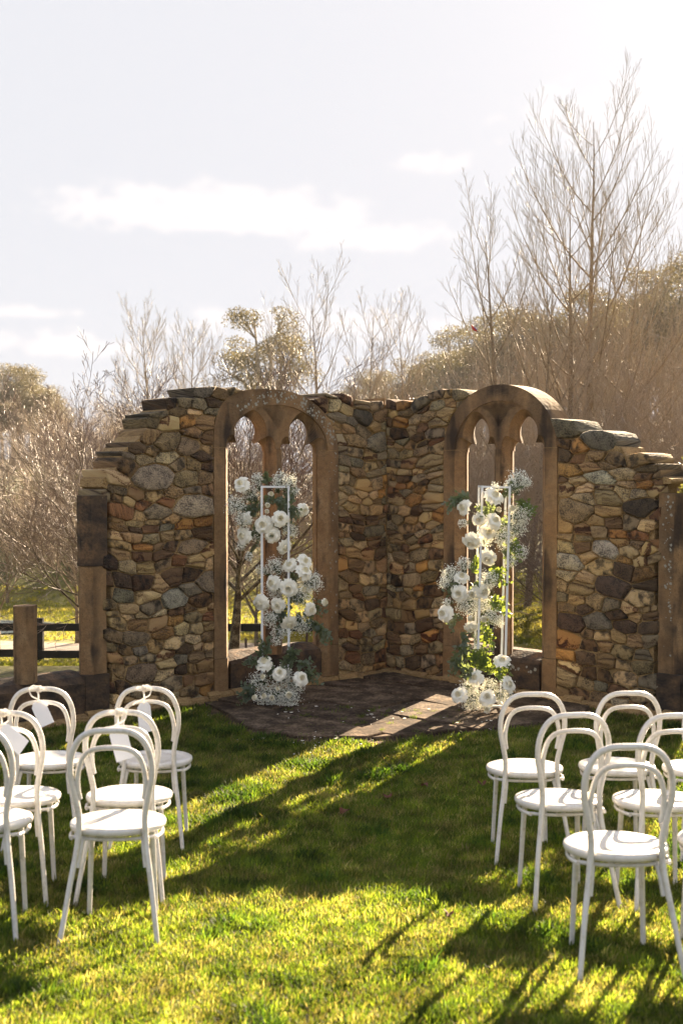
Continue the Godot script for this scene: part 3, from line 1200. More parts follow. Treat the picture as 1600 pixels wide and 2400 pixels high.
func make_grass() -> void:
	rng.seed = 77
	var f := FastNoiseLite.new()
	f.seed = 3
	f.frequency = 1.9
	f.fractal_octaves = 3
	var g := FastNoiseLite.new()
	g.seed = 9
	g.frequency = 0.45
	var out := patio_outline()
	var grown: PackedVector2Array = Geometry2D.offset_polygon(out, 0.035)[0]
	var meshes := [tuft_mesh(8, 0.0027, 0.044, 0.024), tuft_mesh(8, 0.0024, 0.054, 0.028), tuft_mesh(7, 0.0030, 0.038, 0.028)]
	var W := [[], [], []]
	var C := [[], [], []]
	var tries := 225000
	for k in tries:
		# even over the picture rather than over the ground, denser near the camera
		var d := 3.3 * pow(11.4 / 3.3, pow(rng.randf(), 0.80))
		var half := 0.30 * d + 1.8
		var x := R(-half, half)
		var z := -d
		if rng.randf() > (0.30 * d + 1.8) / 5.22 * 0.55 + 0.45:
			continue
		var p := Vector3(x, 0, z)
		var lw := wall_uw(p, true)
		var rw := wall_uw(p, false)
		if (lw.x > -0.5 and lw.y < 0.09) or (rw.x > -0.5 and rw.y < 0.09):
			continue
		var on := Geometry2D.is_point_in_polygon(Vector2(x, z), grown)
		if on:
			continue
		var n1 := f.get_noise_2d(x, z)
		var n2 := g.get_noise_2d(x + 20.0, z)
		var lush := smoothstep(0.18, 0.65, n1 + n2 * 0.3)
		var edge := 1.0
		if d > 8.2:
			# thin and worn towards the paving
			var near := 1e9
			for q in out.size():
				near = minf(near, Geometry2D.get_closest_point_to_segment(Vector2(x, z), out[q], out[(q + 1) % out.size()]).distance_to(Vector2(x, z)))
			if near < 0.28 and rng.randf() > near * 2.2 + n1 * 0.9 + 0.25:
				continue
		var green := Color(0.08, 0.135, 0.024).lerp(Color(0.045, 0.10, 0.016), lush)
		var straw := Color(0.31, 0.265, 0.08).lerp(Color(0.44, 0.37, 0.20), rng.randf())
		var lime := Color(0.225, 0.28, 0.034)
		var c := green.lerp(lime, clampf(R(0.0, 0.9) - lush * 0.5, 0, 1))
		if rng.randf() < 0.31 - lush * 0.35 - n1 * 0.6:
			c = c.lerp(straw, R(0.4, 1.0))
		c = c * R(0.65, 1.25) * clampf(1.0 - 0.5 * n2 - 0.9 * f.get_noise_2d(x * 2.6 + 7.0, z * 2.6), 0.45, 1.7)
		c.a = 1.0
		var s := R(0.75, 1.15) * (0.9 + 0.45 * lush) * (1.0 + 0.10 * (d - 4.0))
		var sy := s * R(0.6, 1.25) / (1.0 + 0.06 * (d - 4.0))
		var i := rng.randi_range(0, 2)
		W[i].append(Transform3D(Basis(Vector3.UP, R(0, TAU)).scaled(Vector3(s, sy, s)), Vector3(x, ground_h(x, z) - 0.003, z)))
		C[i].append(c)
	# tufts in the joints of the paving
	for k in 150:
		var c := Vector2(R(-0.5, 1.0), R(-9.9, -8.75))
		if not Geometry2D.is_point_in_polygon(c, out) or f.get_noise_2d(c.x * 2.0, c.y * 2.0) < 0.05:
			continue
		for j in 4:
			W[1].append(Transform3D(Basis(Vector3.UP, R(0, TAU)).scaled(Vector3(0.9, 0.9, 0.9)), Vector3(c.x + R(-0.03, 0.03), 0.01, c.y + R(-0.03, 0.03))))
			C[1].append(Color(0.12, 0.16, 0.03))
	for i in 3:
		scatter("lawn_grass", meshes[i], W[i], C[i])
	# rougher meadow grass beyond the wall
	var mw := []
	var mc := []
	for k in 26000:
		var d := R(12.6, 34.5)
		var x := R(-0.33 * d - 0.5, 0.33 * d + 0.5)
		var z := -d
		var p := Vector3(x, 0, z)
		if wall_uw(p, true).y > -0.5 and wall_uw(p, false).y > -0.5:
			continue
		if x < -1.6 and d > 22.8 and d < 25.4 + (0.0 if x > -3.0 else 0.0):
			continue
		if Vector2((x + 9.2) / 2.7, (d - 27.4) / 1.9).length() < 1.0:
			continue
		var n1 := f.get_noise_2d(x * 0.4, z * 0.4)
		var c := Color(0.16, 0.18, 0.036).lerp(Color(0.34, 0.30, 0.10), clampf(0.45 + n1 * 1.2 + R(-0.3, 0.3), 0, 1))
		var s := R(1.6, 3.0) * (1.0 + maxf(n1, 0.0))
		mw.append(Transform3D(Basis(Vector3.UP, R(0, TAU)).scaled(Vector3(s * 1.6, s * 0.8, s * 1.6)), Vector3(x, ground_h(x, z) - 0.005, z)))
		mc.append(c)
	scatter("meadow_grass", meshes[0], mw, mc)

# ---------------------------------------------------------------- chairs
func smooth_path(p: Array, per: int) -> PackedVector3Array:
	var o := PackedVector3Array()
	for k in p.size() - 1:
		var a: Vector3 = p[maxi(k - 1, 0)]
		var b: Vector3 = p[k]
		var c: Vector3 = p[k + 1]
		var d: Vector3 = p[mini(k + 2, p.size() - 1)]
		for s in per:
			o.append(b.cubic_interpolate(c, a, d, float(s) / per))
	o.append(p[p.size() - 1])
	return o

func tapered(n: int, a: float, b: float) -> PackedFloat32Array:
	var o := PackedFloat32Array()
	for k in n:
		o.append(lerpf(a, b, float(k) / maxi(n - 1, 1)))
	return o

func rod(mat_name: String, p: Array, per: int, r0: float, r1: float, sides := 12) -> ArrayMesh:
	var b := Buf.new()
	var q := smooth_path(p, per)
	b.tube(q, tapered(q.size(), r0, r1), sides)
	return b.done(M[mat_name])

func lathe(mat_name: String, prof: Array, sides: int) -> ArrayMesh:
	var b := Buf.new()
	for p in prof:
		for s in sides:
			var a := TAU * s / sides
			b.add(Vector3(cos(a) * p[0], p[1], -sin(a) * p[0]))
	for k in prof.size() - 1:
		for s in sides:
			var p := k * sides + s
			var q := k * sides + (s + 1) % sides
			b.quad(p, q, q + sides, p + sides)
	return b.done(M[mat_name], true)

func make_chair() -> Node3D:
	# faces -z; the origin lies on the ground under the middle of the seat
	var t := Node3D.new()
	t.name = "bentwood_chair"
	var seat := lathe("white_paint", [[0.001, 0.425], [0.165, 0.425], [0.192, 0.428], [0.199, 0.434], [0.202, 0.442], [0.202, 0.450], [0.199, 0.457], [0.190, 0.461], [0.172, 0.462], [0.155, 0.4605], [0.147, 0.457], [0.138, 0.4555], [0.001, 0.4545]], 56)
	part("seat", seat, t)
	part("seat_ring", rod("white_paint", [Vector3(0.175, 0.411, 0.125), Vector3(0.19, 0.411, 0.03), Vector3(0.165, 0.411, -0.09), Vector3(0.09, 0.411, -0.16), Vector3(0, 0.411, -0.18), Vector3(-0.09, 0.411, -0.16), Vector3(-0.165, 0.411, -0.09), Vector3(-0.19, 0.411, 0.03), Vector3(-0.175, 0.411, 0.125)], 5, 0.0082, 0.0082), t)
	part("ring_rail", rod("white_paint", [Vector3(-0.185, 0.411, 0.10), Vector3(-0.08, 0.411, 0.150), Vector3(0, 0.411, 0.158), Vector3(0.08, 0.411, 0.150), Vector3(0.185, 0.411, 0.10)], 5, 0.008, 0.008), t)
	var up := [Vector3(-0.1365, 0.43, 0.166), Vector3(-0.1345, 0.51, 0.172), Vector3(-0.150, 0.60, 0.187), Vector3(-0.1655, 0.68, 0.201), Vector3(-0.160, 0.765, 0.214), Vector3(-0.128, 0.832, 0.224), Vector3(-0.075, 0.864, 0.229), Vector3(0, 0.869, 0.230)]
	var hoop := up.duplicate()
	for k in range(up.size() - 2, -1, -1):
		hoop.append(Vector3(-up[k].x, up[k].y, up[k].z))
	part("back_hoop", rod("white_paint", hoop, 5, 0.0130, 0.0130), t)
	var inn := [Vector3(-0.1315, 0.582, 0.176), Vector3(-0.1385, 0.63, 0.186), Vector3(-0.1365, 0.69, 0.196), Vector3(-0.116, 0.755, 0.206), Vector3(-0.075, 0.788, 0.211), Vector3(0, 0.797, 0.213)]
	var inner := inn.duplicate()
	for k in range(inn.size() - 2, -1, -1):
		inner.append(Vector3(-inn[k].x, inn[k].y, inn[k].z))
	part("inner_hoop", rod("white_paint", inner, 5, 0.0110, 0.0110), t)
	for s in [-1.0, 1.0]:
		part("leg", rod("white_paint", [Vector3(s * 0.1365, 0.435, 0.166), Vector3(s * 0.145, 0.36, 0.174), Vector3(s * 0.166, 0.23, 0.198), Vector3(s * 0.200, -0.01, 0.250)], 5, 0.0130, 0.0105), t)
		part("leg", rod("white_paint", [Vector3(s * 0.128, 0.43, -0.105), Vector3(s * 0.134, 0.30, -0.115), Vector3(s * 0.146, -0.01, -0.145)], 5, 0.0140, 0.0100), t)
		part("brace", rod("white_paint", [Vector3(s * 0.112, 0.418, 0.09), Vector3(s * 0.122, 0.412, 0.125), Vector3(s * 0.128, 0.385, 0.153), Vector3(s * 0.140, 0.30, 0.170)], 4, 0.0105, 0.0105), t)
		part("screw", rod("white_paint", [Vector3(s * 0.05, 0.427, 0.12), Vector3(s * 0.05, 0.412, 0.12)], 1, 0.006, 0.005, 8), t)
	return t

func put_chair(proto: Node3D, x: float, d: float, yaw: float, label: String) -> Node3D:
	# x, d: the middle between the feet of the rear legs
	var o: Node3D = proto.duplicate()
	o.name = "bentwood_chair"
	add_child(o, true)
	var y := deg_to_rad(yaw)
	var back := Vector3(sin(y), 0, cos(y)) * 0.243
	var at := Vector3(x, 0, -d) - back
	var e := 0.15
	var nx := (ground_h(at.x + e, at.z) - ground_h(at.x - e, at.z)) / (2 * e)
	var nz := (ground_h(at.x, at.z + 0.22) - ground_h(at.x, at.z - 0.18)) / 0.4
	var up := Vector3(-nx, 1, -nz).normalized()
	var fwd := Vector3(sin(y), 0, cos(y))
	var bx := up.cross(fwd).normalized()
	o.transform = Transform3D(Basis(bx, up, bx.cross(up)).scaled(Vector3.ONE * 0.973), Vector3(at.x, ground_h(at.x, at.z), at.z))
	tag(o, label, "chair", "white bentwood chairs set out in rows")
	return o

func gift_tag(chair: Node3D, label: String, turn: float, yaw: float, drop: float, long: float, loop_side: float) -> void:
	# a card on a ribbon that is tied round the top of the chair's back
	var t := Node3D.new()
	t.name = "seat_tag"
	add_child(t, true)
	t.transform = chair.transform * Transform3D(Basis(), Vector3(-0.012, 0.869, 0.230))
	tag(t, label, "tag", "blank white tags tied to chair backs with ribbon")
	var b := Buf.new()
	var w := 0.040
	var pts := [Vector2(-w, -long), Vector2(w, -long), Vector2(w, -0.022), Vector2(0.022, 0.0), Vector2(-0.022, 0.0), Vector2(-w, -0.022)]
	var pivot := Vector3(0.0, -drop, 0.016)
	var rot := Basis(Vector3.UP, yaw) * Basis(Vector3.BACK, turn)
	for side in [0.0008, -0.0008]:
		var ids := []
		for p in pts:
			ids.append(b.add(pivot + rot * Vector3(p.x, p.y + 0.012, side + 0.06 * p.y * p.y)))
		for k in range(1, 5):
			b.tri(ids[0], ids[k], ids[k + 1])
	part("card", b.done(M["tag_card"]), t)
	var eye := Buf.new()
	var ring := PackedVector3Array()
	for k in 13:
		var a := TAU * k / 12.0
		ring.append(pivot + rot * Vector3(cos(a) * 0.004, sin(a) * 0.004 - 0.004, 0.0015))
	eye.tube(ring, tapered(13, 0.0012, 0.0012), 5, false)
	part("eyelet", eye.done(M["ribbon"]), t)
	# wrap round the hoop
	var r := Buf.new()
	for j in 4:
		var wr := PackedVector3Array()
		for k in 15:
			var a := TAU * k / 14.0
			wr.append(Vector3(-0.010 + j * 0.007 + 0.003 * sin(a), cos(a) * 0.0155, sin(a) * 0.0155))
		r.tube(wr, tapered(15, 0.0035, 0.0035), 5, false)
	part("knot", r.done(M["ribbon"]), t)
	var s := loop_side
	part("ribbon", ribbon([Vector3(0.0, -0.012, 0.018), Vector3(0.004, -drop * 0.5, 0.019), pivot + Vector3(0, 0.004, 0.002)], 0.0045), t)
	part("bow_loop", ribbon([Vector3(0, 0.006, 0.018), Vector3(0.020 * s, 0.022, 0.024), Vector3(0.042 * s, 0.004, 0.026), Vector3(0.034 * s, -0.030, 0.024), Vector3(0.012 * s, -0.045, 0.022), Vector3(0.002, -0.052, 0.020)], 0.0035), t)
	part("bow_loop", ribbon([Vector3(0, 0.004, 0.018), Vector3(-0.020 * s, 0.012, 0.024), Vector3(-0.034 * s, 0.006, 0.026), Vector3(-0.022 * s, -0.006, 0.024), Vector3(-0.004 * s, -0.004, 0.020)], 0.0035), t)
	part("ribbon", ribbon([Vector3(0.0, -0.05, 0.020), Vector3(-0.020 * s, -0.062, 0.026), Vector3(-0.040 * s, -0.070, 0.030), Vector3(-0.055 * s, -0.084, 0.026)], 0.0035), t)

func ribbon(p: Array, half: float) -> ArrayMesh:
	var b := Buf.new()
	var q := smooth_path(p, 6)
	for k in q.size():
		var tg := (q[mini(k + 1, q.size() - 1)] - q[maxi(k - 1, 0)]).normalized()
		var s := tg.cross(Vector3(0.25, 0.2, 1.0)).normalized() * half
		b.add(q[k] - s)
		b.add(q[k] + s)
	for k in q.size() - 1:
		b.quad(k * 2, k * 2 + 1, k * 2 + 3, k * 2 + 2)
	return b.done(M["ribbon"], true)

# ---------------------------------------------------------------- flowers
var petals := []
var heart_mesh: ArrayMesh
var floret_meshes := []
var leaf_meshes := {}

func petal_mesh(wide: float, tall: float, curl: float, cup: float) -> ArrayMesh:
	# grows from the origin along +y, inside faces +z; tip curls back
	var b := Buf.new()
	for j in 6:
		var t := j / 5.0
		for i in 5:
			var s := (i - 2) / 2.0
			var w := wide * pow(sin(PI * clampf(t * 0.62 + 0.14, 0, 1)), 0.8)
			var y := tall * t - 0.14 * tall * s * s * t * t
			if t > 0.9:
				y += tall * 0.07 * (1.0 - absf(s))
			var z := cup * (s * s) * wide * (1.0 - 0.7 * t) - curl * pow(t, 2.4) - curl * 0.55 * pow(t, 3.0) * s * s
			b.add(Vector3(s * w, y * (1.0 - 0.12 * t * t), z))
	for j in 5:
		for i in 4:
			var p := j * 5 + i
			b.quad(p, p + 1, p + 6, p + 5)
	return b.done(M["rose_petal"], true)

func prepare_flowers() -> void:
	rng.seed = 21
	petals = [petal_mesh(0.030, 0.052, 0.026, 0.5), petal_mesh(0.027, 0.046, 0.018, 0.7), petal_mesh(0.033, 0.055, 0.034, 0.35)]
	var b := Buf.new()
	for k in 9:
		var a := k * 2.4
		var r := 0.0035 + 0.0026 * k
		var h := 0.046 - 0.0004 * k * k * 0.35
		var first := b.v.size()
		for i in 7:
			var th := a + (i - 3) * 0.36
			for j in 4:
				var t := j / 3.0
				var rr := r * (0.65 + 0.55 * sin(PI * 0.75 * t)) + 0.002 * pow(t, 4.0)
				b.add(Vector3(cos(th) * rr, sin(th) * rr, 0.004 + h * t - 0.004 * absf(i - 3) / 3.0 * t))
		for i in 6:
			for j in 3:
				var p := first + i * 4 + j
				b.quad(p, p + 4, p + 5, p + 1)
	heart_mesh = b.done(M["rose_heart"], true)
	for v in 2:
		var f := Buf.new()
		for k in 6:
			var a := TAU * k / 6.0 + v * 0.3
			var d := Vector3(cos(a), sin(a), 0.45)
			var s := Vector3(-sin(a), cos(a), 0) * 0.0017
			var c := f.add(Vector3.ZERO)
			f.add(d * 0.0022 + s)
			f.add(d * 0.0040)
			f.add(d * 0.0022 - s)
			f.quad(c, c + 1, c + 2, c + 3)
			f.tri(c + 1, c + 3, f.add(Vector3(0, 0, 0.0032)))
		floret_meshes.append(f.done(M["tiny_flower"], false))
	for m in ["eucalyptus_leaf", "green_leaf"]:
		var l := Buf.new()
		for j in 6:
			var t := j / 5.0
			var w := 0.0125 * sin(PI * pow(clampf(t, 0.02, 0.98), 0.8))
			for i in 3:
				var s := i - 1.0
				l.add(Vector3(s * w, t * 0.042, -0.006 * t * t + absf(s) * w * 0.22))
		for j in 5:
			for i in 2:
				var p := j * 3 + i
				l.quad(p, p + 1, p + 4, p + 3)
		leaf_meshes[m] = l.done(M[m], true)

func facing(dir: Vector3, roll: float) -> Basis:
	var z := dir.normalized()
	var x := Vector3.UP.cross(z)
	if x.length() < 0.05:
		x = Vector3.RIGHT
	x = x.normalized()
	return Basis(x, z.cross(x), z) * Basis(Vector3.BACK, roll)

func rose(parent: Node3D, at: Vector3, dir: Vector3, size: float) -> void:
	var h := part("rose", heart_mesh, parent)
	var bud := size < 0.8
	h.transform = Transform3D(facing(dir, R(0, TAU)).scaled(Vector3.ONE * (size * (1.35 if bud else 1.0))), at)
	var o := R(0.7, 1.12)
	var rings := [[5, 0.010, 12.0 * o, 0.82, 1], [5, 0.012, 36.0 * o, 0.98, 0], [6, 0.013, 66.0 * o, 1.08, 2]]
	if bud:
		rings = [[4, 0.009, 8.0, 0.72, 1], [4, 0.010, 22.0, 0.75, 1]]
	for r in rings:
		var a0 := R(0, TAU)
		for k in r[0]:
			var a: float = a0 + TAU * k / r[0] + R(-0.12, 0.12)
			var open: float = deg_to_rad(r[2] + R(-15, 15))
			var out := Vector3(cos(a), sin(a), 0)
			# petal axis leans outward by «open» from the flower's axis
			var y := Vector3(0, 0, 1) * cos(open) + out * sin(open)
			var z := Vector3(0, 0, 1) * sin(open) - out * cos(open)
			var p := part("petal", petals[r[4]], h)
			p.transform = Transform3D(Basis(y.cross(z), y, z).scaled(Vector3.ONE * r[3] * R(0.92, 1.08)), out * r[1] * 0.6 + Vector3(0, 0, 0.004))

func sprig(parent: Node3D, at: Vector3, dir: Vector3, n: int, long: float, kind: String) -> void:
	var b := Buf.new()
	var pts := PackedVector3Array()
	var sag := Vector3(0, -0.35 * long, 0)
	for k in 7:
		var t := k / 6.0
		pts.append(at + dir * long * t + sag * t * t * (0.4 if dir.y > 0.5 else 1.0) + vary(0.003))
	b.tube(pts, tapered(7, 0.0022, 0.0009), 5)
	var st := part("sprig", b.done(M["stem_green"]), parent)
	for k in n:
		var t := (k + 0.6) / n
		var f := t * 6.0
		var i := mini(int(f), 5)
		var p := pts[i].lerp(pts[i + 1], f - i)
		var tg := (pts[i + 1] - pts[i]).normalized()
		var side := tg.cross(vary(1.0)).normalized()
		var y := (side + tg * R(0.2, 0.9)).normalized()
		var z := (y.cross(tg)).normalized()
		z = (z + vary(0.6)).normalized()
		var x := y.cross(z).normalized()
		var l := part("leaf", leaf_meshes[kind], st)
		l.transform = Transform3D(Basis(x, y, x.cross(y)).scaled(Vector3.ONE * R(0.9, 1.55) * (1.0 - 0.3 * t)), p)

# per cluster: roses [x, y, size], clouds of tiny flowers [x, y, radius], foliage [x, y, dx, dy], in metres from the stand's foot
func cluster_data() -> Dictionary:
	return {
		"L0": [[[-0.28,1.88,1.00],[-0.03,1.79,0.60],[-0.06,1.70,0.60],[-0.06,1.65,0.50],[-0.24,1.59,1.00],[-0.09,1.54,1.00],[0.05,1.59,1.00],[0.24,1.66,0.85],[-0.26,1.44,1.00],[-0.02,1.45,1.00],[0.08,1.35,0.90]], [[-0.15,1.92,0.06],[0.05,1.91,0.08],[0.15,1.91,0.05],[0.17,1.82,0.04],[-0.21,1.81,0.07],[-0.33,1.70,0.09],[-0.27,1.57,0.07],[-0.16,1.44,0.06],[-0.29,1.35,0.04],[-0.22,1.26,0.04],[0.13,1.48,0.07]], [[-0.03,1.74,1,0],[0.07,1.73,1,0],[0.11,1.79,0,1],[0.10,1.66,1,-1],[-0.17,1.71,-1,1],[-0.21,1.65,-1,0],[0.01,1.53,0,-1],[-0.15,1.49,-1,-1],[-0.05,1.92,0,1],[0.14,1.65,1,0]]],
		"L1": [[[0.13,1.19,1.00],[0.25,1.22,0.90],[0.25,1.14,1.00],[-0.01,1.04,1.00],[0.12,1.00,1.05],[0.24,0.98,0.60],[-0.12,0.87,1.00],[-0.05,0.85,0.65],[0.03,0.85,1.00],[0.30,0.82,0.90],[0.41,0.87,0.85],[0.12,0.70,1.05]], [[0.00,1.18,0.08],[-0.11,1.14,0.05],[0.01,0.98,0.09],[0.32,1.04,0.09],[0.22,0.92,0.10],[-0.05,0.73,0.07],[0.22,0.68,0.09],[0.02,0.61,0.06],[0.09,0.63,0.06],[0.01,0.54,0.04]], [[0.16,0.92,1,0],[0.09,0.81,0,-1],[0.05,0.77,-1,-1],[0.30,0.74,1,-1],[0.37,0.66,1,-0.7],[0.40,0.62,1,-0.6],[0.15,1.06,0,1],[0.34,0.85,1,0]]],
		"L2": [[[-0.08,0.29,1.00],[0.05,0.21,1.00],[-0.08,0.17,0.60],[0.23,0.17,1.00],[0.04,0.08,0.45],[-0.14,0.01,0.60],[-0.07,0.02,0.65],[-0.01,0.01,0.60],[0.12,0.04,0.70]], [[-0.13,0.11,0.09],[0.07,0.17,0.09],[0.19,0.09,0.07],[0.01,-0.01,0.12],[0.13,-0.02,0.09],[-0.11,-0.02,0.06]], [[-0.10,0.38,0,1],[-0.08,0.43,0,1],[0.14,0.34,0.5,1],[0.16,0.38,0.5,1],[0.25,0.29,1,0.3],[-0.03,0.22,0,0.5],[-0.21,0.07,-1,0.2],[-0.22,0.03,-1,-0.2],[-0.15,0.31,-1,0.5],[0.09,0.27,0.3,1],[0.30,0.19,1,0.1]]],
		"R0": [[[0.02,1.78,1.10],[-0.22,1.69,0.95],[0.06,1.67,0.65],[0.16,1.68,0.70],[-0.10,1.59,0.90],[0.02,1.58,1.00],[-0.03,1.49,1.00],[-0.16,1.41,0.95],[-0.02,1.27,0.95]], [[0.23,1.91,0.09],[0.17,1.87,0.06],[0.31,1.90,0.05],[0.04,1.86,0.04],[0.25,1.62,0.09],[0.22,1.52,0.09],[0.11,1.44,0.09],[-0.04,1.41,0.06],[-0.23,1.56,0.04],[0.25,1.31,0.07],[0.17,1.24,0.05]], [[-0.23,1.77,-1,0.3],[-0.28,1.75,-1,-0.3],[0.18,1.84,0.6,0.6],[0.26,1.72,1,0],[0.31,1.70,1,-0.3],[-0.07,1.67,-0.3,0.3],[0.13,1.56,0.3,-0.3],[0.20,1.38,0.5,-1],[0.16,1.34,0,-1],[-0.03,1.67,0,1]]],
		"R1": [[[-0.24,1.11,1.00],[-0.26,0.98,1.05],[-0.07,0.99,1.15],[-0.16,0.97,0.70],[-0.38,0.81,1.10],[-0.16,0.70,0.90],[-0.07,0.77,0.75],[-0.18,0.78,0.60]], [[-0.22,1.22,0.06],[-0.33,1.13,0.08],[-0.38,1.06,0.05],[-0.01,1.09,0.08],[-0.18,0.89,0.11],[-0.05,0.88,0.08],[0.03,0.78,0.07],[0.09,0.72,0.04],[-0.11,0.53,0.03],[-0.36,0.90,0.04]], [[-0.13,1.22,0.1,1],[0.08,1.12,1,0.2],[0.04,1.14,0.6,0.6],[0.09,0.85,1,-0.4],[0.06,0.92,1,-0.1],[-0.03,0.68,0.1,-1],[-0.01,0.61,0.1,-1],[-0.30,1.03,-1,0],[-0.28,0.75,-0.8,-0.6],[-0.22,0.58,-0.1,-1],[-0.20,0.51,0,-1],[-0.24,0.46,-0.2,-1],[-0.11,1.02,0,0.6]]],
		"R2": [[[0.08,0.34,0.95],[-0.14,0.21,1.05],[0.11,0.16,1.10],[-0.28,0.08,1.00],[-0.05,0.06,1.10],[-0.05,-0.04,0.65]], [[-0.20,0.12,0.07],[-0.16,0.02,0.10],[-0.01,0.12,0.08],[0.09,0.04,0.07],[0.15,0.11,0.05],[-0.05,-0.03,0.06]], [[-0.11,0.38,0,1],[-0.06,0.37,0.3,1],[-0.08,0.31,0.2,1],[-0.13,0.33,-0.2,1],[-0.27,0.29,-1,0.3],[-0.30,0.33,-1,0.6],[-0.18,0.27,-0.5,0.5],[-0.01,0.28,0.5,0.7],[0.07,0.26,0.3,0.6]]],
	}

func arrangement(at: Vector3, turn: float, key: String, low: bool, label: String, greens: Array) -> void:
	var d: Array = cluster_data()[key]
	var t := thing("flower_arrangement", label, "flowers", at, turn, "white rose and baby's breath arrangements on the stands")
	var c := Vector2.ZERO
	for r in d[0]:
		c += Vector2(r[0], r[1])
	c /= d[0].size()
	var lift := 0.085 if low else 0.0
	var fwd := 0.20 if low else 0.03
	for r in d[0]:
		var o := Vector2(r[0], r[1]) - c
		var z: float = fwd + 0.13 - o.length() * 0.22 + R(-0.03, 0.03)
		if low:
			z = fwd + 0.09 + (0.25 - (r[1] + lift)) * 0.30
		o = o.limit_length(0.19)
		var dir := Vector3(o.x * 3.4 + R(-0.35, 0.35), o.y * 2.4 + 0.12 + R(-0.3, 0.3) + (0.35 if low else 0.0), 0.85)
		rose(t, Vector3(r[0], maxf(r[1] + lift, 0.05), z), dir, r[2] * R(0.86, 1.08))
		# its stem runs back into the arrangement
		var b := Buf.new()
		var p0 := Vector3(r[0], maxf(r[1] + lift, 0.05), z)
		var p1 := Vector3(lerpf(r[0], c.x, 0.7), lerpf(p0.y, c.y + lift, 0.7), 0.0)
		b.tube(PackedVector3Array([p0, p0.lerp(p1, 0.5) + Vector3(0, 0.01, -0.02), p1]), tapered(3, 0.0028, 0.0022), 6)
		part("stem", b.done(M["stem_green"]), t)
	# baby's breath: hundreds of florets on hair-thin stems
	var where := []
	var tw := Buf.new()
	for cl in d[1]:
		var cc := Vector3(cl[0], maxf(cl[1] + lift, 0.07), fwd + (R(-0.07, 0.02) if low else R(-0.03, 0.08)))
		var n := int(8.0 + 68000.0 * cl[2] * cl[2])
		var root := Vector3(lerpf(cl[0], c.x, 0.6), lerpf(cc.y, c.y + lift, 0.6), fwd - 0.03)
		for k in n:
			var q := vary(1.0)
			while q.length() > 1.0:
				q = vary(1.0)
			q = q * pow(q.length() + 0.001, -0.25)
			var p: Vector3 = cc + Vector3(q.x, q.y, q.z * 0.8) * cl[2] * (R(0.75, 1.15) if k % 5 else R(1.1, 1.5))
			p.y = maxf(p.y, 0.02)
			where.append(Transform3D(facing(q + Vector3(0, 0, 0.7) + vary(0.5), R(0, TAU)).scaled(Vector3.ONE * R(0.9, 1.7)), p))
			if k % 3 == 0:
				tw.tube(PackedVector3Array([root.lerp(cc, 0.5) + vary(0.02), cc.lerp(p, 0.5) + vary(0.01), p]), tapered(3, 0.0008, 0.0005), 3, false)
	var mm := MultiMesh.new()
	mm.transform_format = MultiMesh.TRANSFORM_3D
	mm.mesh = floret_meshes[0]
	mm.instance_count = where.size()
	for k in where.size():
		mm.set_instance_transform(k, where[k])
	var fl := MultiMeshInstance3D.new()
	fl.name = "baby_breath"
	fl.multimesh = mm
	t.add_child(fl, true)
	tag(fl, "", "", "", "stuff")
	tag(part("baby_breath_stems", tw.done(M["stem_green"]), t), "", "", "", "stuff")
	var k := 0
	for g in d[2]:
		var dir := Vector3(g[2] * 0.8, g[3] * 0.8, R(0.0, 0.5)).normalized()
		var z := fwd + R(-0.01, 0.06)
		var kind := "green_leaf" if greens.has(k) else "eucalyptus_leaf"
		for j in 5:
			sprig(t, Vector3(g[0] - dir.x * 0.06, g[1] + lift - dir.y * 0.06, z - 0.02) + vary(0.025), (dir + vary(0.35)).normalized(), 8, R(0.11, 0.17), kind)
		k += 1

func flower_stand(at: Vector3, turn: float, lean: float, label: String) -> void:
	var t := thing("flower_stand", label, "stand", at, turn, "slim white metal flower stands")
	t.rotation.z = lean
	var h := 1.87
	var s := 0.114
	var r := 0.009
	for x in [-1.0, 1.0]:
		for z in [-1.0, 1.0]:
			var b := Buf.new()
			b.box(Vector3(x * s - r, 0.0, z * s - r), Vector3(x * s + r, h, z * s + r))
			part("post", b.done(M["white_metal"]), t)
	for y in [h - 0.018, 0.03]:
		for k in 4:
			var b := Buf.new()
			var q := s - r
			if k < 2:
				var z := (s if k == 0 else -s)
				b.box(Vector3(-q, y, z - r + 0.001), Vector3(q, y + 0.016, z + r - 0.001))
			else:
				var x := (s if k == 2 else -s)
				b.box(Vector3(x - r + 0.001, y, -q), Vector3(x + r - 0.001, y + 0.016, q))
			part("rail", b.done(M["white_metal"]), t)

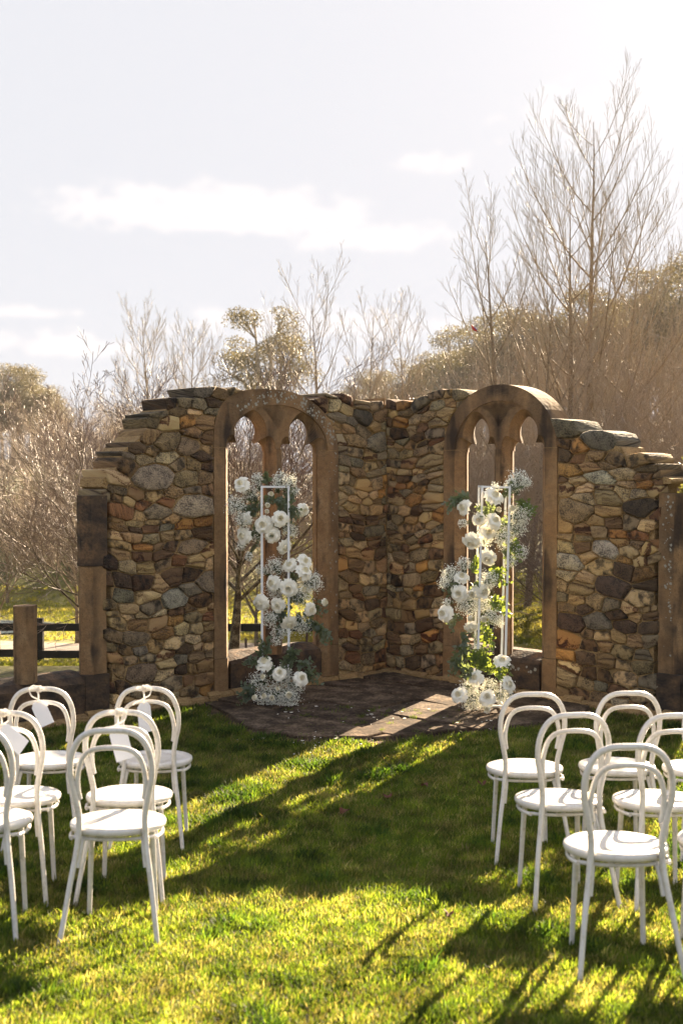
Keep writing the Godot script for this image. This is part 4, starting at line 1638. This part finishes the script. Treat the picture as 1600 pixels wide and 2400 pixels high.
# ---------------------------------------------------------------- trees
func grow(wood: Buf, twig: Buf, p: Vector3, dir: Vector3, long: float, r: float, lv: int, S: Dictionary) -> void:
	var last: int = S.kids.size()
	var n: int = S.steps[lv]
	var pts := PackedVector3Array([p])
	var rad := PackedFloat32Array([r])
	var d := dir.normalized()
	var thin: float = maxf(S.thin, r * (0.2 if lv > 0 else 0.05))
	for k in n:
		d = (d + vary(S.wob[lv]) + Vector3.UP * (S.up[lv] / n)).normalized()
		p += d * long / n
		pts.append(p)
		rad.append(lerpf(r, thin, float(k + 1) / n))
	var b := wood if lv <= S.wood else twig
	b.tube(pts, rad, [8, 6, 4, 3, 3][lv], false)
	if lv >= last:
		return
	var kids: int = S.kids[lv]
	var a0 := R(0, TAU)
	for k in kids:
		var t: float = lerpf(S.t0[lv], 0.97, (k + R(0.1, 0.9)) / kids)
		var f := t * n
		var i := mini(int(f), n - 1)
		var at := pts[i].lerp(pts[i + 1], f - i)
		var tg := (pts[i + 1] - pts[i]).normalized()
		var az := a0 + k * 2.4 + R(-0.4, 0.4)
		var x := tg.cross(Vector3(0.3, 0.2, 0.93)).normalized()
		var side := x * cos(az) + tg.cross(x) * sin(az)
		var an: float = deg_to_rad(S.ang[lv] * R(0.75, 1.25))
		var l: float = long * S.len[lv] * R(0.7, 1.15) * (1.0 - S.fall[lv] * t)
		var rr: float = minf(lerpf(rad[i], rad[i + 1], f - i) * 0.62, maxf(S.thin * 1.2, l * S.girth))
		grow(wood, twig, at, tg * cos(an) + side * sin(an), l, rr, lv + 1, S)

func bare_tree(called: String, label: String, x: float, d: float, stems: Array, S: Dictionary, bark: String, twigs: String, sd: int, group := "") -> Node3D:
	rng.seed = sd
	var t := thing(called, label, "tree", Vector3(x, ground_h(x, -d) - 0.05, -d), 0.0, group)
	var wood := Buf.new()
	var twig := Buf.new()
	for s in stems:      # [offset x, offset z, lean x, lean z, length, radius]
		grow(wood, twig, Vector3(s[0], 0, s[1]), Vector3(s[2], 1.0, s[3]), s[4], s[5], 0, S)
	part("trunk", wood.done(M[bark]), t)
	tag(part("crown", twig.done(M[twigs]), t), "", "", "", "")
	return t

func place_copy(o: Node3D, called: String, x: float, d: float, turn: float, size: float, label: String, group: String) -> Node3D:
	var c: Node3D = o.duplicate()
	c.name = called
	add_child(c, true)
	c.position = Vector3(x, ground_h(x, -d) - 0.05, -d)
	c.rotation.y = turn
	c.scale = Vector3.ONE * size
	c.set_meta("label", label)
	if group:
		c.set_meta("group", group)
	return c

func gum_tree(label: String, x: float, d: float, h: float, wide: float, sd: int, group: String) -> Node3D:
	rng.seed = sd
	var t := thing("gum_tree", label, "tree", Vector3(x, ground_h(x, -d) - 0.1, -d), 0.0, group)
	var wood := Buf.new()
	var leaf := Buf.new()
	var tips := []
	var fork := Vector3(R(-0.2, 0.2), h * 0.38, 0)
	wood.tube(PackedVector3Array([Vector3.ZERO, Vector3(0.1, h * 0.2, 0), fork]), PackedFloat32Array([h * 0.028, h * 0.022, h * 0.018]), 7, false)
	for k in 12:
		var a := k * 2.4 + R(-0.3, 0.3)
		var out := wide * (0.15 + 0.8 * sqrt((k + 0.5) / 12.0)) * R(0.85, 1.1)
		var e := fork + Vector3(cos(a) * out, h * (0.05 + 0.50 * (1.0 - pow(out / wide, 2.0))) * R(0.85, 1.15), sin(a) * out)
		var m := fork.lerp(e, 0.5) + Vector3(0, h * 0.05, 0) + vary(0.04 * h)
		wood.tube(PackedVector3Array([fork, m, e]), PackedFloat32Array([h * 0.011, h * 0.007, h * 0.002]), 5, false)
		for j in 5:
			var q := m.lerp(e, R(0.35, 1.0)) + Vector3(R(-1, 1), R(-0.5, 0.6), R(-1, 1)) * wide * 0.32
			wood.tube(PackedVector3Array([m.lerp(e, 0.4), q]), PackedFloat32Array([h * 0.004, h * 0.0015]), 3, false)
			tips.append(q)
	for q in tips:
		var cr := wide * R(0.17, 0.29)
		for k in 240:
			var o := vary(1.0)
			while o.length() > 1.0:
				o = vary(1.0)
			o = Vector3(o.x, o.y * 0.62 + 0.18 * (1.0 - o.length()), o.z) * cr
			var p: Vector3 = q + o
			var y := (Vector3(R(-0.8, 0.8), R(-1.2, 0.4), R(-0.8, 0.8))).normalized()
			var z := y.cross(vary(1.0)).normalized()
			var s := z * wide * 0.009
			var l := y * wide * R(0.026, 0.045)
			var a := leaf.add(p)
			leaf.add(p + l * 0.5 + s)
			leaf.add(p + l)
			leaf.add(p + l * 0.5 - s)
			leaf.quad(a, a + 1, a + 2, a + 3)
	part("trunk", wood.done(M["gum_bark"]), t)
	part("crown", leaf.done(M["gum_leaf"], false), t)
	return t

func shrub(label: String, x: float, d: float, w: float, h: float, sd: int, group: String) -> Node3D:
	rng.seed = sd
	var t := thing("shrub", label, "shrub", Vector3(x, ground_h(x, -d) - 0.05, -d), 0.0, group)
	var stem := Buf.new()
	var leaf := Buf.new()
	for k in 14:
		var a := k * 2.4
		var e := Vector3(cos(a) * w * R(0.2, 0.9), h * R(0.45, 1.0), sin(a) * w * R(0.2, 0.9))
		stem.tube(PackedVector3Array([Vector3.ZERO, e * 0.5 + Vector3(0, h * 0.1, 0), e]), PackedFloat32Array([0.03, 0.018, 0.006]), 4, false)
		for j in 150:
			var o := vary(1.0)
			while o.length() > 1.0:
				o = vary(1.0)
			var p := e + o * Vector3(w * 0.38, h * 0.32, w * 0.38)
			var y := vary(1.0).normalized()
			var z := y.cross(vary(1.0)).normalized() * 0.018
			var q := leaf.add(p)
			leaf.add(p + y * 0.05 + z)
			leaf.add(p + y * 0.10)
			leaf.add(p + y * 0.05 - z)
			leaf.quad(q, q + 1, q + 2, q + 3)
	part("stems", stem.done(M["dark_bark"]), t)
	part("foliage", leaf.done(M["shrub_leaf"], false), t)
	return t

const TALL := {"kids": [30, 10, 6], "len": [0.54, 0.50, 0.54], "fall": [0.70, 0.5, 0.4], "ang": [48, 34, 27], "up": [0.25, 0.95, 0.85, 0.8], "wob": [0.03, 0.05, 0.055, 0.06], "steps": [14, 9, 7, 5], "t0": [0.12, 0.18, 0.18], "wood": 1, "thin": 0.0034, "girth": 0.0068}
const SLIM := {"kids": [18, 8, 5], "len": [0.50, 0.46, 0.5], "fall": [0.62, 0.5, 0.4], "ang": [42, 32, 30], "up": [0.2, 0.85, 0.6, 0.5], "wob": [0.03, 0.055, 0.07, 0.08], "steps": [10, 8, 6, 4], "t0": [0.22, 0.15, 0.15], "wood": 1, "thin": 0.0036, "girth": 0.0074}
const VASE := {"kids": [12, 10, 9, 5], "len": [1.6, 0.55, 0.42, 0.45], "fall": [0.1, 0.45, 0.4, 0.3], "ang": [52, 36, 38, 34], "up": [0.2, 0.50, 0.35, 0.3, 0.2], "wob": [0.07, 0.07, 0.08, 0.09, 0.10], "steps": [7, 9, 7, 4, 3], "t0": [0.50, 0.2, 0.2, 0.2], "wood": 1, "thin": 0.0030, "girth": 0.0090}
const BUSH := {"kids": [9, 8, 4], "len": [0.55, 0.5, 0.5], "fall": [0.5, 0.4, 0.4], "ang": [38, 40, 38], "up": [0.05, 0.35, 0.2, 0.1], "wob": [0.10, 0.13, 0.15, 0.15], "steps": [9, 6, 4, 3], "t0": [0.15, 0.15, 0.2], "wood": 0, "thin": 0.0040, "girth": 0.010}

func stems_fan(n: int, spread: float, long: float, r: float) -> Array:
	var o := []
	for k in n:
		var a := k * 2.4
		var q := sqrt((k + 0.5) / n) * spread
		o.append([cos(a) * 0.12, sin(a) * 0.12, cos(a) * q, sin(a) * q, long * R(0.75, 1.1), r * R(0.6, 1.1)])
	return o

func make_trees() -> void:
	rng.seed = 40
	var big := bare_tree("bare_tree", "tallest bare tree, behind the right arch, with two upright leaders and long whippy shoots", 5.75, 28.0, [[-0.22, 0.1, -0.05, 0.0, 9.6, 0.11], [0.16, 0.0, 0.03, 0.02, 11.6, 0.13], [0.5, 0.1, 0.14, 0.0, 9.0, 0.10]], TALL, "pale_bark", "pale_twig", 141)
	bare_tree("bare_tree", "lower bare tree at the photo's right edge, behind the tallest tree", 9.6, 34.0, [[0, 0, 0.02, 0, 8.2, 0.10]], SLIM, "pale_bark", "pale_twig", 42)
	bare_tree("bare_tree", "smaller bare tree leaning out on the left flank of the tallest tree", 3.75, 27.0, [[0, 0, -0.10, 0, 8.6, 0.11], [0.5, 0.2, 0.05, 0, 7.4, 0.09]], SLIM, "pale_bark", "pale_twig", 43)
	var mid := bare_tree("bare_tree", "slender bare tree rising behind the top of the left arch between the two windows", -0.45, 30.0, [[0, 0, 0.0, 0, 8.2, 0.075], [0.75, 0.1, 0.05, 0, 7.5, 0.065]], SLIM, "pale_bark", "pale_twig", 44)
	bare_tree("bare_tree", "thin bare tree just left of the slender one, in front of the lone gum tree", -1.75, 31.0, [[0, 0, 0.02, 0, 7.0, 0.05]], SLIM, "pale_bark", "pale_twig", 45)
	bare_tree("bare_tree", "bare tree with faint upright twigs behind the wall's broken left shoulder", -5.6, 38.0, [[-0.4, 0, -0.06, 0, 7.0, 0.08], [0.5, 0, 0.06, 0, 6.5, 0.07]], TALL, "pale_bark", "pale_twig", 46)
	bare_tree("bare_tree", "bare tree with bowed upright shoots between the slender tree and the tallest tree", 2.0, 31.0, [[0, 0, -0.05, 0, 7.4, 0.07], [-0.4, 0, -0.12, 0, 6.0, 0.05]], SLIM, "pale_bark", "pale_twig", 47)
	# close to the wall
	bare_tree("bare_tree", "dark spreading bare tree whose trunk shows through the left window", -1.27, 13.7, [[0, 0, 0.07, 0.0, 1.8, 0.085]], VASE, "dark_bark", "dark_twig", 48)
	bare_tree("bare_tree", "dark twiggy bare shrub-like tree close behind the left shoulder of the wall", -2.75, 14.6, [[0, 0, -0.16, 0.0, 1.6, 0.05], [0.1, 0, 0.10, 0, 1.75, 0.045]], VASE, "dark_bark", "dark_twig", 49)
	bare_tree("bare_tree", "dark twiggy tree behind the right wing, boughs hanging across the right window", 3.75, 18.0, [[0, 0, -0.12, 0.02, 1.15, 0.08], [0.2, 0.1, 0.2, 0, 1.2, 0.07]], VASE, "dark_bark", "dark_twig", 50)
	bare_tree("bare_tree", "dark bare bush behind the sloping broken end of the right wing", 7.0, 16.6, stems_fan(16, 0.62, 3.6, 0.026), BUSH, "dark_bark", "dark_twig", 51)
	# thicket of tan coppice in the middle distance
	var k := 0
	for q in [[0.7, 23.0, 3.7, "tan twiggy bush behind the corner of the ruin"], [2.2, 22.0, 4.0, "tan twiggy bush behind the left edge of the right arch"], [1.9, 27.0, 4.8, "taller tan twiggy bush behind the wall top left of the right arch"], [5.9, 22.0, 4.3, "tan twiggy bush behind the broken right end of the wall"], [6.9, 24.8, 5.4, "tall tan twiggy bush at the photo's right edge"], [-3.3, 24.0, 3.6, "low tan twiggy bush behind the left wing of the ruin"], [8.2, 27.0, 5.6, "tan twiggy bush cut by the right edge, behind the tall one"], [3.4, 30.5, 5.2, "tan twiggy bush above the left shoulder of the right arch"], [7.0, 37.0, 6.6, "far tan twiggy bush above the right shoulder of the right arch"], [8.5, 40.0, 6.8, "far tan twiggy bush right of the tallest tree's trunk"], [5.5, 36.0, 6.2, "far tan twiggy bush straight above the crown of the right arch"]]:
		rng.seed = 60 + k
		bare_tree("bare_bush", q[3], q[0], q[1], stems_fan(22, 0.70, q[2], 0.026), BUSH, "tan_twig", "tan_twig", 60 + k, "tan coppice bushes behind the wall")
		k += 1
	# pale row by the track at far left
	var row := bare_tree("young_tree", "pale young tree at the photo's left edge, forking low by the track", -6.75, 23.0, [[0, 0, 0.03, 0, 1.75, 0.058]], VASE, "pale_bark", "tan_twig", 70, "pale young trees by the gravel track")
	place_copy(row, "young_tree", -5.62, 24.9, 1.9, 1.06, "pale young tree with a thick straight trunk beyond the gravel track", "pale young trees by the gravel track")
	place_copy(row, "young_tree", -4.92, 22.4, 4.0, 0.98, "pale young tree nearest the ruin's left pillar, this side of the track", "pale young trees by the gravel track")
	place_copy(row, "young_tree", -9.4, 33.0, 2.7, 0.95, "pale young tree on the far bank of the pond", "pale young trees by the gravel track")
	place_copy(row, "young_tree", -1.55, 21.5, 3.2, 1.05, "pale straight young tree seen through the left window behind the flower stand", "pale young trees by the gravel track")
	var far_row := [[-12.2, 41.0, 0.8], [-10.3, 45.0, 0.85], [-8.2, 43.0, 0.75], [-13.5, 50.0, 0.95], [-7.0, 47.0, 0.8], [-5.0, 44.0, 0.75], [-3.4, 46.0, 0.7]]
	k = 0
	rng.seed = 94
	for j in 16:
		far_row.append([R(-14.0, 4.5), R(40.0, 62.0), R(0.8, 1.25)])
	for q in far_row:
		place_copy(row, "young_tree", q[0], q[1], k * 1.3, q[2], "bare tree in the hazy belt on the far slope", "bare trees on the far slope")
		k += 1
	# gum trees
	gum_tree("lone rounded gum tree standing behind the top of the left arch", -3.75, 58.0, 11.4, 3.2, 80, "")
	var g1 := gum_tree("nearest gum tree of the wooded hill, behind the tallest bare tree", 17.0, 78.0, 10.0, 3.6, 81, "gum trees on the hillside")
	var g2 := gum_tree("largest gum tree halfway up the wooded hill at the right edge", 28.0, 100.0, 11.0, 4.2, 82, "gum trees on the hillside")
	rng.seed = 83
	for j in 62:
		var d := R(70.0, 138.0)
		var az := R(0.02, 0.36)
		if az < 0.10 and d < 95.0:
			continue
		place_copy(g1 if j % 2 == 0 else g2, "gum_tree", az * d, d, R(0, TAU), R(0.75, 1.25), "gum tree %s of the wooded hill, %s" % ["on the crest" if d > 118.0 else "halfway up the slope" if d > 95.0 else "at the foot", "above the middle of the ruin" if az < 0.10 else "behind the right arch" if az < 0.19 else "behind the tallest bare tree" if az < 0.27 else "toward the right edge"], "gum trees on the hillside")
	for j in 16:
		var d := R(110.0, 138.0)
		var az := R(-0.34, -0.245)
		place_copy(g1 if j % 2 == 0 else g2, "gum_tree", az * d, d, R(0, TAU), R(0.7, 1.0), "gum tree on the low hill far left", "gum trees on the far left hill")
	# shrubs on the bank
	var s1 := shrub("dark leafy shrub on the bank behind the pond", -8.0, 35.0, 1.6, 1.5, 90, "shrubs on the shaded bank")
	var s2 := shrub("dark leafy shrub on the bank behind the pond", -5.6, 36.0, 1.9, 1.2, 91, "shrubs on the shaded bank")
	rng.seed = 92
	for j in 26:
		var x := R(-11.5, 6.5)
		var d := R(36.0, 48.0)
		place_copy(s1 if j % 2 == 0 else s2, "shrub", x, d, R(0, TAU), R(0.7, 1.4), "dark leafy shrub on the bank behind the pond" if x < -3.0 else "dark leafy shrub on the slope beyond the meadow", "shrubs on the shaded bank" if x < -3.0 else "shrubs on the slope beyond the meadow")
	# leafy shrub that shows over the right end of the wall
	shrub("green leafy shrub peeping over the right broken end of the wall", 3.05, 9.9, 0.34, 1.95, 93, "")
	parrot()

func parrot() -> void:
	var at := Vector3(2.66, 5.05, -25.8)
	# settle on the nearest twig of the tree that stands there
	var best := 1e9
	var spot := at
	for c in get_children():
		if String(c.name).begins_with("bare_tree"):
			for o in c.get_children():
				var a: PackedVector3Array = o.mesh.surface_get_arrays(0)[Mesh.ARRAY_VERTEX]
				for k in range(0, a.size(), 3):
					var p: Vector3 = c.position + a[k]
					var e := p.distance_squared_to(at)
					if e < best:
						best = e
						spot = p
	var t := thing("parrot", "small crimson parrot with a blue wing perched on a bare twig", "bird", spot, 0.35)
	var b := Buf.new()
	var path := PackedVector3Array([Vector3(-0.064, 0.128, 0), Vector3(-0.055, 0.126, 0), Vector3(-0.042, 0.116, 0), Vector3(-0.030, 0.098, 0), Vector3(-0.016, 0.078, 0), Vector3(0.004, 0.055, 0), Vector3(0.030, 0.034, 0), Vector3(0.056, 0.018, 0), Vector3(0.076, 0.008, 0)])
	b.tube(path, PackedFloat32Array([0.004, 0.016, 0.022, 0.025, 0.034, 0.038, 0.032, 0.019, 0.008]), 12)
	part("body", b.done(M["parrot_red"]), t)
	for s in [-1.0, 1.0]:
		var w := Buf.new()
		w.tube(PackedVector3Array([Vector3(-0.014, 0.088, s * 0.027), Vector3(0.012, 0.068, s * 0.034), Vector3(0.045, 0.044, s * 0.028), Vector3(0.085, 0.014, s * 0.010)]), PackedFloat32Array([0.006, 0.015, 0.012, 0.002]), 8)
		part("wing", w.done(M["parrot_blue"]), t)
		var l := Buf.new()
		l.tube(PackedVector3Array([Vector3(0.012, 0.03, s * 0.012), Vector3(0.006, -0.004, s * 0.012)]), PackedFloat32Array([0.005, 0.003]), 5)
		part("leg", l.done(M["parrot_dark"]), t)
		var e := Buf.new()
		e.tube(PackedVector3Array([Vector3(-0.050, 0.128, s * 0.015), Vector3(-0.051, 0.128, s * 0.0185)]), PackedFloat32Array([0.003, 0.002]), 6)
		part("eye", e.done(M["parrot_dark"]), t)
	var k := Buf.new()
	k.tube(PackedVector3Array([Vector3(-0.060, 0.124, 0), Vector3(-0.072, 0.119, 0), Vector3(-0.073, 0.109, 0)]), PackedFloat32Array([0.008, 0.006, 0.001]), 7)
	part("beak", k.done(M["beak"]), t)
	var tl := Buf.new()
	tl.tube(PackedVector3Array([Vector3(0.060, 0.018, 0), Vector3(0.11, -0.012, 0), Vector3(0.165, -0.04, 0)]), PackedFloat32Array([0.012, 0.010, 0.004]), 6)
	part("tail", tl.done(M["parrot_dark"]), t)

# ---------------------------------------------------------------- the rest
func make_fence() -> void:
	var t := thing("timber_fence", "black post and rail timber fence running behind the ruin", "fence", Vector3(0, 0, -18.0))
	rng.seed = 5
	var posts := []
	for k in 6:
		posts.append(-9.43 + 2.4 * k)
	posts.append(4.4)
	for x in posts:
		var b := Buf.new()
		b.box(Vector3(x - 0.05, ground_h(x, -18.0) - 0.1, -0.045), Vector3(x + 0.05, -0.16, 0.045))
		part("post", b.done(M["black_timber"]), t)
	for k in posts.size() - 1:
		if posts[k] > 1.5:
			continue
		for y in [-0.30, -0.70, -1.10]:
			var b := Buf.new()
			var e := R(-0.012, 0.012)
			b.box(Vector3(posts[k] + 0.003, y - 0.058 + e, 0.048), Vector3(posts[k + 1] - 0.003, y + 0.058 + e, 0.085))
			part("rail", b.done(M["black_timber"]), t)
	var spots := [[-1.60, 19.8, 0.02, "rusty upright steel picket in the meadow behind the fence"], [-1.36, 20.2, -0.09, "rusty leaning steel picket beside the upright one in the meadow"], [-0.62, 20.0, -0.05, "rusty steel picket in the meadow seen right of the left mullion"]]
	for s in spots:
		var p := thing("steel_picket", s[3], "picket", Vector3(s[0], ground_h(s[0], -s[1]), -s[1]), 0.4)
		p.rotation.z = s[2]
		for a in 3:
			var b := Buf.new()
			b.box(Vector3(-0.003, -0.1, 0.0), Vector3(0.003, 0.78, 0.022))
			var f := part("flange", b.done(M["rust_steel"]), p)
			f.rotation.y = a * TAU / 3.0

func make_pedestal() -> void:
	rng.seed = 15
	var x := 1.76
	var d := 14.2
	var g := ground_h(x, -d)
	var t := thing("carved_stone_block", "carved sandstone block with broken stones on top, seen through the right window", "stone block", Vector3(x, g, -d), 0.15)
	var b := Buf.new()
	var top := 0.02 - g
	prism_v(b, [[-0.19, 0.15], [0.19, 0.15], [0.19, -0.15], [-0.19, -0.15]], -0.05, top - 0.05, 0.004)
	prism_v(b, [[-0.21, 0.17], [0.21, 0.17], [0.21, -0.17], [-0.21, -0.17]], top - 0.047, top, 0.004)
	part("block", b.done(M["sandstone"]), t)
	for s in [[-0.11, 0.13, 0.0], [0.12, 0.16, 0.0]]:
		var e := Buf.new()
		prism_v(e, [[s[0] - 0.05, 0.168], [s[0] + 0.05, 0.168], [s[0] + 0.05, 0.151], [s[0] - 0.05, 0.151]], top - 0.30, top - 0.10, 0.004)
		part("carved_panel", e.done(M["sandstone"]), t)
	for s in [[-0.08, 0.05, 0.10, 0.055], [0.10, 0.0, 0.07, 0.12]]:
		var r := Buf.new()
		r.tinted = true
		r.tint = Color(0.16, 0.145, 0.13)
		var rings := 5
		for j in rings:
			var v := float(j) / (rings - 1)
			for k in 9:
				var a := TAU * k / 9.0
				var q: float = s[2] * sin(PI * (0.15 + 0.8 * v)) * R(0.8, 1.15)
				r.add(Vector3(s[0] + cos(a) * q, top + v * s[3] * 1.2, s[1] - sin(a) * q), Vector2(k * 0.1, v * 0.3))
		for j in rings - 1:
			for k in 9:
				var p := j * 9 + k
				var p2 := j * 9 + (k + 1) % 9
				r.quad(p, p2, p2 + 9, p + 9)
		var o := r.add(Vector3(s[0], top + s[3] * 1.2, s[1]), Vector2(0.5, 0.3))
		for k in 9:
			r.tri((rings - 1) * 9 + k, (rings - 1) * 9 + (k + 1) % 9, o)
		part("broken_stone", r.done(M["rubble_stone_3"], true), t)

func make_litter() -> void:
	rng.seed = 31
	var spots := [[0.28, 7.05, "reddish dry leaf lying alone in the shade at the middle of the lawn"], [0.02, 6.72, "reddish dry leaf left of the middle of the shaded lawn"], [0.88, 7.35, "reddish dry leaf on the shaded lawn beside the front right chair row"], [0.52, 7.3, "small dry leaf on the shaded lawn left of the right chair row"], [0.45, 4.9, "orange dry leaf on the sunlit lawn before the right chairs"]]
	for s in spots:
		var b := Buf.new()
		var n := 14
		var g := ground_h(s[0], -s[1])
		var o := b.add(Vector3(0, 0.012, 0))
		for k in n:
			var a := TAU * k / n
			var r := (0.036 if s[1] > 6.0 else 0.024) * (0.62 + 0.38 * absf(cos(a * 2.5))) * R(0.85, 1.15)
			b.add(Vector3(cos(a) * r, 0.012 + 0.013 * sin(a * 2.0 + 1.0) + R(0, 0.006), sin(a) * r * 0.8))
		for k in n:
			b.tri(o, o + 1 + (k + 1) % n, o + 1 + k)
		var m := part("fallen_leaf", b.done(M["dry_leaf"], true), self)
		m.position = Vector3(s[0], g + 0.022, -s[1])
		m.rotation = Vector3(R(-0.2, 0.2), R(0, 6), R(-0.2, 0.2))
		tag(m, s[2], "leaf", "dry leaves on the lawn")
	# white petals and crumbs strewn over the paving and the near lawn
	var b := Buf.new()
	for k in 90:
		var cl: Array = [[-0.45, -9.6], [1.05, -9.3], [0.3, -9.4], [-0.2, -8.6]][rng.randi_range(0, 3)]
		var x: float = cl[0] + R(-0.7, 0.7) * rng.randf()
		var z: float = cl[1] + R(-0.8, 0.8) * rng.randf()
		var in_patio := Geometry2D.is_point_in_polygon(Vector2(x, z), patio_outline())
		var y := 0.037 if in_patio else ground_h(x, z) + 0.03
		var r := R(0.003, 0.009) if rng.randf() < 0.8 else R(0.010, 0.018)
		var a0 := R(0, TAU)
		var ids := []
		for j in 5:
			var a := a0 + TAU * j / 5.0
			ids.append(b.add(Vector3(x + cos(a) * r, y + R(0, 0.004), z - sin(a) * r * R(0.5, 1.0))))
		for j in range(1, 4):
			b.tri(ids[0], ids[j], ids[j + 1])
	var m := part("fallen_petals", b.done(M["rose_petal"], true), self)
	tag(m, "", "", "", "stuff")

func _ready() -> void:
	rng.seed = 1
	# camera: on a tripod at eye height, tilted down by a degree and a half
	var cam := Camera3D.new()
	cam.name = "camera"
	cam.position = Vector3(0, 1.93, 0)
	cam.rotation.x = -atan(70.0 / 2750.0)
	cam.far = 600.0
	cam.near = 0.05
	var lens := CameraAttributesPhysical.new()
	lens.frustum_focal_length = 27.5
	lens.frustum_near = 0.05
	lens.frustum_far = 600.0
	lens.frustum_focus_distance = 9.8
	lens.exposure_aperture = 2.2
	cam.attributes = lens
	cam.fov = rad_to_deg(2.0 * atan(1200.0 / 2750.0))
	add_child(cam)
	cam.current = true
	# sky, air, exposure
	var env := Environment.new()
	env.background_mode = Environment.BG_SKY
	env.sky = Sky.new()
	env.sky.sky_material = make_sky()
	env.tonemap_mode = Environment.TONE_MAPPER_LINEAR
	env.tonemap_exposure = EXPOSURE
	env.sdfgi_enabled = true
	env.ssao_enabled = true
	env.ssil_enabled = true
	env.fog_enabled = true
	env.fog_density = 0.00025
	env.fog_light_color = Color(0.92, 0.93, 0.95)
	var we := WorldEnvironment.new()
	we.name = "environment"
	we.environment = env
	add_child(we)
	# low winter sun, behind the ruin and to the right
	var sun := DirectionalLight3D.new()
	sun.name = "sun"
	sun.light_energy = 1.6
	sun.light_color = Color(1.0, 0.90, 0.76)
	sun.light_angular_distance = 0.53
	sun.shadow_enabled = true
	add_child(sun)
	sun.look_at_from_position(sun_dir() * 50.0, Vector3.ZERO)

	make_materials()
	make_ground()
	rng.seed = 2
	make_ruin()
	rng.seed = 3
	make_patio()
	make_trees()
	make_fence()
	make_pedestal()

	# chairs: the middle between the rear feet, distance, turn
	var proto := make_chair()
	put_chair(proto, -0.917, 4.57, 2.0, "front left white bentwood chair by the aisle, without a tag")
	var cb := put_chair(proto, -0.977, 5.11, 0.0, "tagged white chair by the left aisle, half hidden behind the untagged one")
	var cc := put_chair(proto, -1.008, 6.00, -3.0, "white chair by the left aisle in the row nearest the ruin, with a tag")
	var cd := put_chair(proto, -1.547, 5.98, 3.0, "white chair at far left before the ruin's low sill, with a swinging tag")
	var ce := put_chair(proto, -1.482, 5.08, 1.0, "white bentwood chair cut by the left edge, with a tag swung far to one side")
	put_chair(proto, -1.484, 4.61, 2.0, "white chair at the left edge showing only one side and a seat rim")
	put_chair(proto, 1.049, 4.18, 1.0, "largest white chair on the right, nearest the camera, hoop shadows on its seat")
	put_chair(proto, 1.020, 5.02, 9.0, "white bentwood chair by the right aisle in the second row")
	put_chair(proto, 0.957, 5.77, 3.0, "white bentwood chair by the right aisle nearest the flower stand")
	put_chair(proto, 1.452, 5.00, 7.0, "white bentwood chair cut by the right edge behind the largest right chair")
	put_chair(proto, 1.443, 5.81, 3.0, "white chair second from the right aisle in the row nearest the ruin")
	put_chair(proto, 1.868, 5.75, 4.0, "white chair at the right edge showing only its seat rim")
	put_chair(proto, 1.528, 4.26, 5.0, "white bentwood chair just outside the right edge, beside the largest right chair")
	proto.free()
	gift_tag(cd, "blank white tag swinging to the right on the far left chair", 0.42, -0.1, 0.075, 0.135, -1.0)
	gift_tag(ce, "blank white tag swung far over on the chair cut by the left edge", 0.95, -0.2, 0.07, 0.15, 1.0)
	gift_tag(cb, "blank white tag seen through the hoops of the untagged chair", 0.26, 0.35, 0.08, 0.15, 1.0)
	gift_tag(cc, "blank white tag hanging nearly straight and turned sideways at the left aisle", 0.10, 0.75, 0.085, 0.16, 1.0)

	rng.seed = 12
	prepare_flowers()
	var lp := Vector3(-0.57, 0.03, -10.1)
	var rp := Vector3(1.236, 0.03, -9.83)
	flower_stand(lp, atan(0.57 / 10.1), 0.0, "slim white metal flower stand before the left window")
	flower_stand(rp, 0.0, -0.022, "slim white metal flower stand before the right window, leaning slightly")
	arrangement(lp, 0.0, "L0", false, "topmost arrangement on the left stand, roses around blue-grey gum leaves", [])
	arrangement(lp, 0.0, "L1", false, "middle arrangement on the left stand, with a rose reaching out to the right", [])
	arrangement(lp, 0.0, "L2", true, "arrangement on the paving at the foot of the left stand, with small buds below", [])
	arrangement(rp, 0.0, "R0", false, "topmost arrangement on the right stand, with bright baby's breath to its right", [3, 4, 7, 8])
	arrangement(rp, 0.0, "R1", false, "middle arrangement on the right stand, with green leaves trailing below", [0, 1, 2, 3, 4, 5, 6, 10])
	arrangement(rp, 0.0, "R2", true, "arrangement on the paving at the foot of the right stand, with twiggy green sprigs", [0, 1, 2, 3, 7, 8])
	make_litter()
	make_grass()
